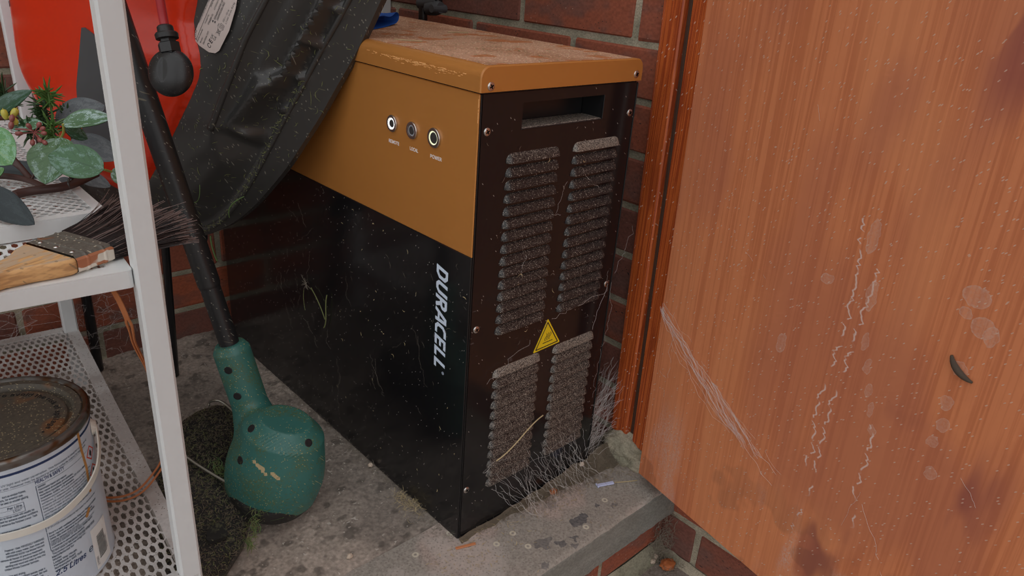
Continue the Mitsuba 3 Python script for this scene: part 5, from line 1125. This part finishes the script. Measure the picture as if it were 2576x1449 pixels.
# dirt along the foot of the cabinet
r = np.random.default_rng(26); t = r.beta(2.2, 1.2, 1700); x = t * 0.335; y = -0.004 - np.abs(r.normal(0, 1, 1700)) * (0.006 + 0.026 * t ** 2) + (x > 0.262) * r.uniform(-0.01, 0.06, 1700); z = np.abs(r.normal(0, 1, 1700)) * (0.002 + 0.014 * t ** 2) * np.exp(-np.abs(y + .004) * 26) + 0.0008
P = np.column_stack([x, y, z]); stuff('debris', 'tangle of roots, chaff and dirt along the foot of the louvred end', 'debris', litter(P, np.tile([0, -0.4, 0.9], (1700, 1)), 0.004, 0.014, 0.0005, 27, 0.3), 'dirt_m')
hm = np.array([[(xx, -0.001 - (0.010 + 0.030 * (xx / 0.335) ** 2) * s, 0.0004 + (0.004 + 0.022 * max(0, xx - 0.08) / 0.25) * (1 - s) ** 1.6) for s in np.linspace(0, 1, 12)] for xx in np.linspace(0.0, 0.335, 110)])
hm[..., 2] *= 0.5 + 1.0 * meshkit.fbm(hm * 60, 3, 2); hm[..., 1] += 0.010 * (meshkit.fbm(hm * 45, 2, 6) - 0.5); hm[..., 2] -= 0.0012
stuff('dirt', 'heap of dirt against the foot of the louvred end', 'dirt', grid(hm), 'dirt_m')
x = r.uniform(0.262, 0.338, 900); y = r.uniform(-0.05, 0.16, 900); P = np.column_stack([x, y, 0.002 + np.abs(r.normal(0, 0.010, 900))])
stuff('debris', 'dusty fluff in the gap between cabinet and brick wall', 'debris', litter(P, np.tile([0, 0, 1.0], (900, 1)), 0.004, 0.016, 0.0005, 28, 0.9), 'fluff_m')
x = r.uniform(-0.06, 0.335, 300); y = -0.006 - np.abs(r.normal(0, 0.034, 300)); y = np.clip(y, -0.110, 0); P = np.column_stack([x, y, np.full(300, 0.0010)])
stuff('straw_bits', 'straw and chaff scattered on the paving slab', 'straw', litter(P, np.tile([0, 0, 1.0], (300, 1)), 0.002, 0.011, 0.0007, 29, 0.1), 'straw_m')
y = r.uniform(0.0, 0.50, 420); P = np.column_stack([-0.002 - np.abs(r.normal(0, 0.007, 420)), y, 0.001 + np.abs(r.normal(0, 0.0030, 420))])
stuff('debris', 'fibres and fluff along the foot of the black side', 'debris', litter(P, np.tile([-0.3, 0, 0.9], (420, 1)), 0.004, 0.014, 0.0005, 30, 0.5), 'fluff_m')
k = np.array([-0.008, 0.098, 0.002]) + r.normal(0, 1, (150, 3)) * [0.010, 0.016, 0.0022]; k[:, 2] = np.abs(k[:, 2])
stuff('straw_bits', 'knot of straw at the foot of the black side', 'straw', litter(k, np.tile([0, 0, 1.0], (150, 1)), 0.008, 0.024, 0.0006, 31, 0.3), 'straw_m')
P = np.column_stack([r.uniform(0.24, 0.34, 700), r.uniform(-0.16, -0.104, 700), GZ + np.abs(r.normal(0, 1, 700)) * 0.004]); P[:380] = np.array([0.322, -0.120, -0.10]) + r.normal(0, 1, (380, 3)) * [0.010, 0.008, 0.026]; P[:, 2] = np.maximum(P[:, 2], GZ + 0.001); P[:, 1] = np.minimum(P[:, 1], -0.108)
stuff('debris', 'dry roots and dirt in the corner below the paving slab', 'debris', litter(P, np.tile([0, -0.5, 0.8], (700, 1)), 0.006, 0.024, 0.0008, 32, 0.8), 'fluff_m')
# small things that lie about
chip = thing('wood_chip', 'orange-brown wood splinter lying at the near foot of the cabinet', 'wood chip'); scene[chip] = mikit.ply(cbox((-0.014, -0.0022, 0), (0.014, 0.0022, 0.0016), 0.0005).apply_transform(trimesh.transformations.rotation_matrix(-0.34, [0, 0, 1])).apply_translation([0.0005, -0.0168, 0.0004]), 'chip_m')
tag = thing('plastic_tag', 'small pale blue plastic tag lying on the paving slab', 'plastic tag'); m = cbox((-0.0135, -0.0030, 0), (0.0135, 0.0030, 0.0022), 0.0005); m = cat([m, cbox((-0.0150, -0.0046, 0), (-0.0125, 0.0046, 0.0026), 0.0006)])
scene[tag] = mikit.ply(m.apply_transform(trimesh.transformations.rotation_matrix(-0.395, [0, 0, 1])).apply_translation([0.2465, -0.0502, 0.0006]), 'tag_m')
tw = thing('twig', 'thin pale twig lying beside the plastic tag', 'twig'); scene[tw] = mikit.ply(tube(spline([(0.262, -0.056, 0.001), (0.276, -0.066, 0.0016), (0.293, -0.074, 0.001)], 10), 0.0007, 5), 'straw_m')
def crumple(c, s, seed, flat_=0.35):
    b = trimesh.creation.icosphere(subdivisions=3); v = b.vertices * (0.55 + 0.9 * meshkit.fbm(b.vertices * 1.9 + seed, 3, seed))[:, None] * np.array([1, 0.8, flat_]) * s
    v[:, 2] -= v[:, 2].min(); return TM(v + np.asarray(c), b.faces)
for c, s, lab_ in [((0.3190, -0.1390, GZ), 0.0130, 'crumpled orange leaf on the ground below the slab corner'), ((0.1700, 0.0060 - 0.02, 0.0006), 0.0065, 'brown leaf scrap at the foot of the louvred end')]:
    k = thing('dead_leaf', lab_, 'leaf'); scene[k] = mikit.ply(crumple(c, s, int(s * 1e4), 0.4), 'leaflitter_m', True)
for c, s, lab_ in [((0.3175, -0.1150, GZ), 0.0062, 'pinkish pebble in the corner of the lower ground'), ((0.3060, -0.1190, GZ), 0.0050, 'pale pebble in the corner of the lower ground'), ((-0.0070, 0.2000, 0.0), 0.0042, 'pale round pebble beside the black side of the cabinet'), ((-0.1276, 0.0613, -0.001), 0.0040, 'orange pebble set in the rough concrete'), ((0.2330, 0.001 - 0.012, 0.018), 0.0040, 'grey pebble on the dirt at the foot of the louvred end')]:
    k = thing('pebble', lab_, 'pebble'); scene[k] = mikit.ply(crumple(c, s, int(s * 1e4) + 3, 0.75), 'pebble_m', True)
def on_door(s, z, n=0.0): return door_local(s - 0.03 * (z - 0.35), n, z)
cc = thing('cocoon', 'dark brown cocoon stuck to the door', 'cocoon'); pts = [on_door(a, b, 0.0022) for a, b in [(.4405, .4100), (.4440, .4035), (.4510, .3975), (.4590, .3945), (.4640, .3940)]]
scene[cc] = mikit.ply(tube(spline(pts, 24), 0.0006 + 0.0026 * np.sin(np.pi * np.linspace(0.08, 0.95, 24)), 10), 'cocoon_m', True)
# cobwebs
r = np.random.default_rng(40); L = []
for k in range(26):
    a = on_door(.0705 + .002 * r.normal(), .2945 + .004 * r.normal(), .001); t = r.uniform(0, 1)
    L.append((a, on_door(.236 + .010 * r.normal(), .193 + .006 * r.normal(), .002)))
for k in range(8): L.append((on_door(.178 + .003 * r.normal(), .2364, .001), on_door(.283 + .02 * r.normal(), .168 + .01 * r.normal(), .001)))
for a, b in [((.0975, .31), (.098, .17)), ((.098, .2), (.083, .205)), ((.40, .21), (.45, .13)), ((.45, .13), (.47, .10)), ((.395, .222), (.385, .17)), ((.245, .6), (.252, .585)), ((.19, .42), (.225, .40)), ((.48, .30), (.50, .28))]: L.append((on_door(*a, .001), on_door(*b, .001)))
stuff('cobweb', 'cobweb strands stretched slantwise across the lower door', 'cobweb', threads(L, 0.00011, 0.05, 41, 16), 'web_m')
Bx = lambda x, z, n=0.006: np.array([x, -n, z])
L = [(Bx(.2432, .3168), Bx(.1367, .2944)), (Bx(.2432, .3168), Bx(.2230, .2522)), (Bx(.252, .318), Bx(.2531, .2367)), (Bx(.2531, .2367), Bx(.2435, .1338)), (Bx(.2432, .3168), np.array([.2560, .004, .35])), (Bx(.256, .33), np.array([.33, .03, .375])), (Bx(.0534, .1078), Bx(.0333, .0980)), (Bx(.0333, .098), Bx(.0752, .1041)), (Bx(.19, .086), Bx(.1125, .0664)), (Bx(.1395, .477), Bx(.1240, .438)), (Bx(.118, .440), Bx(.134, .436)), (Bx(.0800, .395), Bx(.074, .37)), (Bx(.10, .275), Bx(.03, .235)), (Bx(.2, .46), Bx(.165, .49))]
for _ in range(60): x = r.uniform(0.10, 0.25); L.append((Bx(x, r.uniform(0.0, 0.03), r.uniform(0.02, 0.05)), Bx(x - r.uniform(-.02, .06), r.uniform(0.03, 0.10), 0.004)))
for _ in range(90): L.append((np.array([r.uniform(.245, .262), r.uniform(-.01, .01), r.uniform(.02, .13)]), np.array([.341, r.uniform(-.005, .06), r.uniform(.01, .15)])))
stuff('cobweb', 'dusty cobweb between the louvred end, the brick wall and the door frame', 'cobweb', threads(L, 0.00016, 0.10, 42, 14), 'web_m')
L = []
Rk = lambda x, y, z: R_O + R_X * x + R_Y * y + EZ * z
for _ in range(34): z = r.uniform(0.11, 0.20); L.append((Rk(r.uniform(-.30, -.16), r.uniform(.60, .65), z + r.normal(0, .02)), Rk(r.uniform(-.12, .0), .645, z + r.normal(0, .012))))
for _ in range(16): z = r.uniform(0.08, 0.14); L.append((Rk(.0, .645, z), np.array([r.uniform(-.20, -.12), WY - 0.004, z - r.uniform(0, .04)])))
stuff('cobweb', 'stringy cobweb above the bottom shelf in front of the back wall', 'cobweb', threads(L, 0.00020, 0.22, 43, 20), 'web_m')
L = [((-0.003, r.uniform(.05, .5), r.uniform(.1, .38)),) for _ in range(26)]; L = [(np.array(a[0]), np.array(a[0]) + [0, r.normal(0, .02), -abs(r.normal(0, .05))]) for a in L]
stuff('cobweb', 'faint cobweb strands on the black side of the cabinet', 'cobweb', threads(L, 0.00008, 0.12, 44, 12), 'fluff_m')
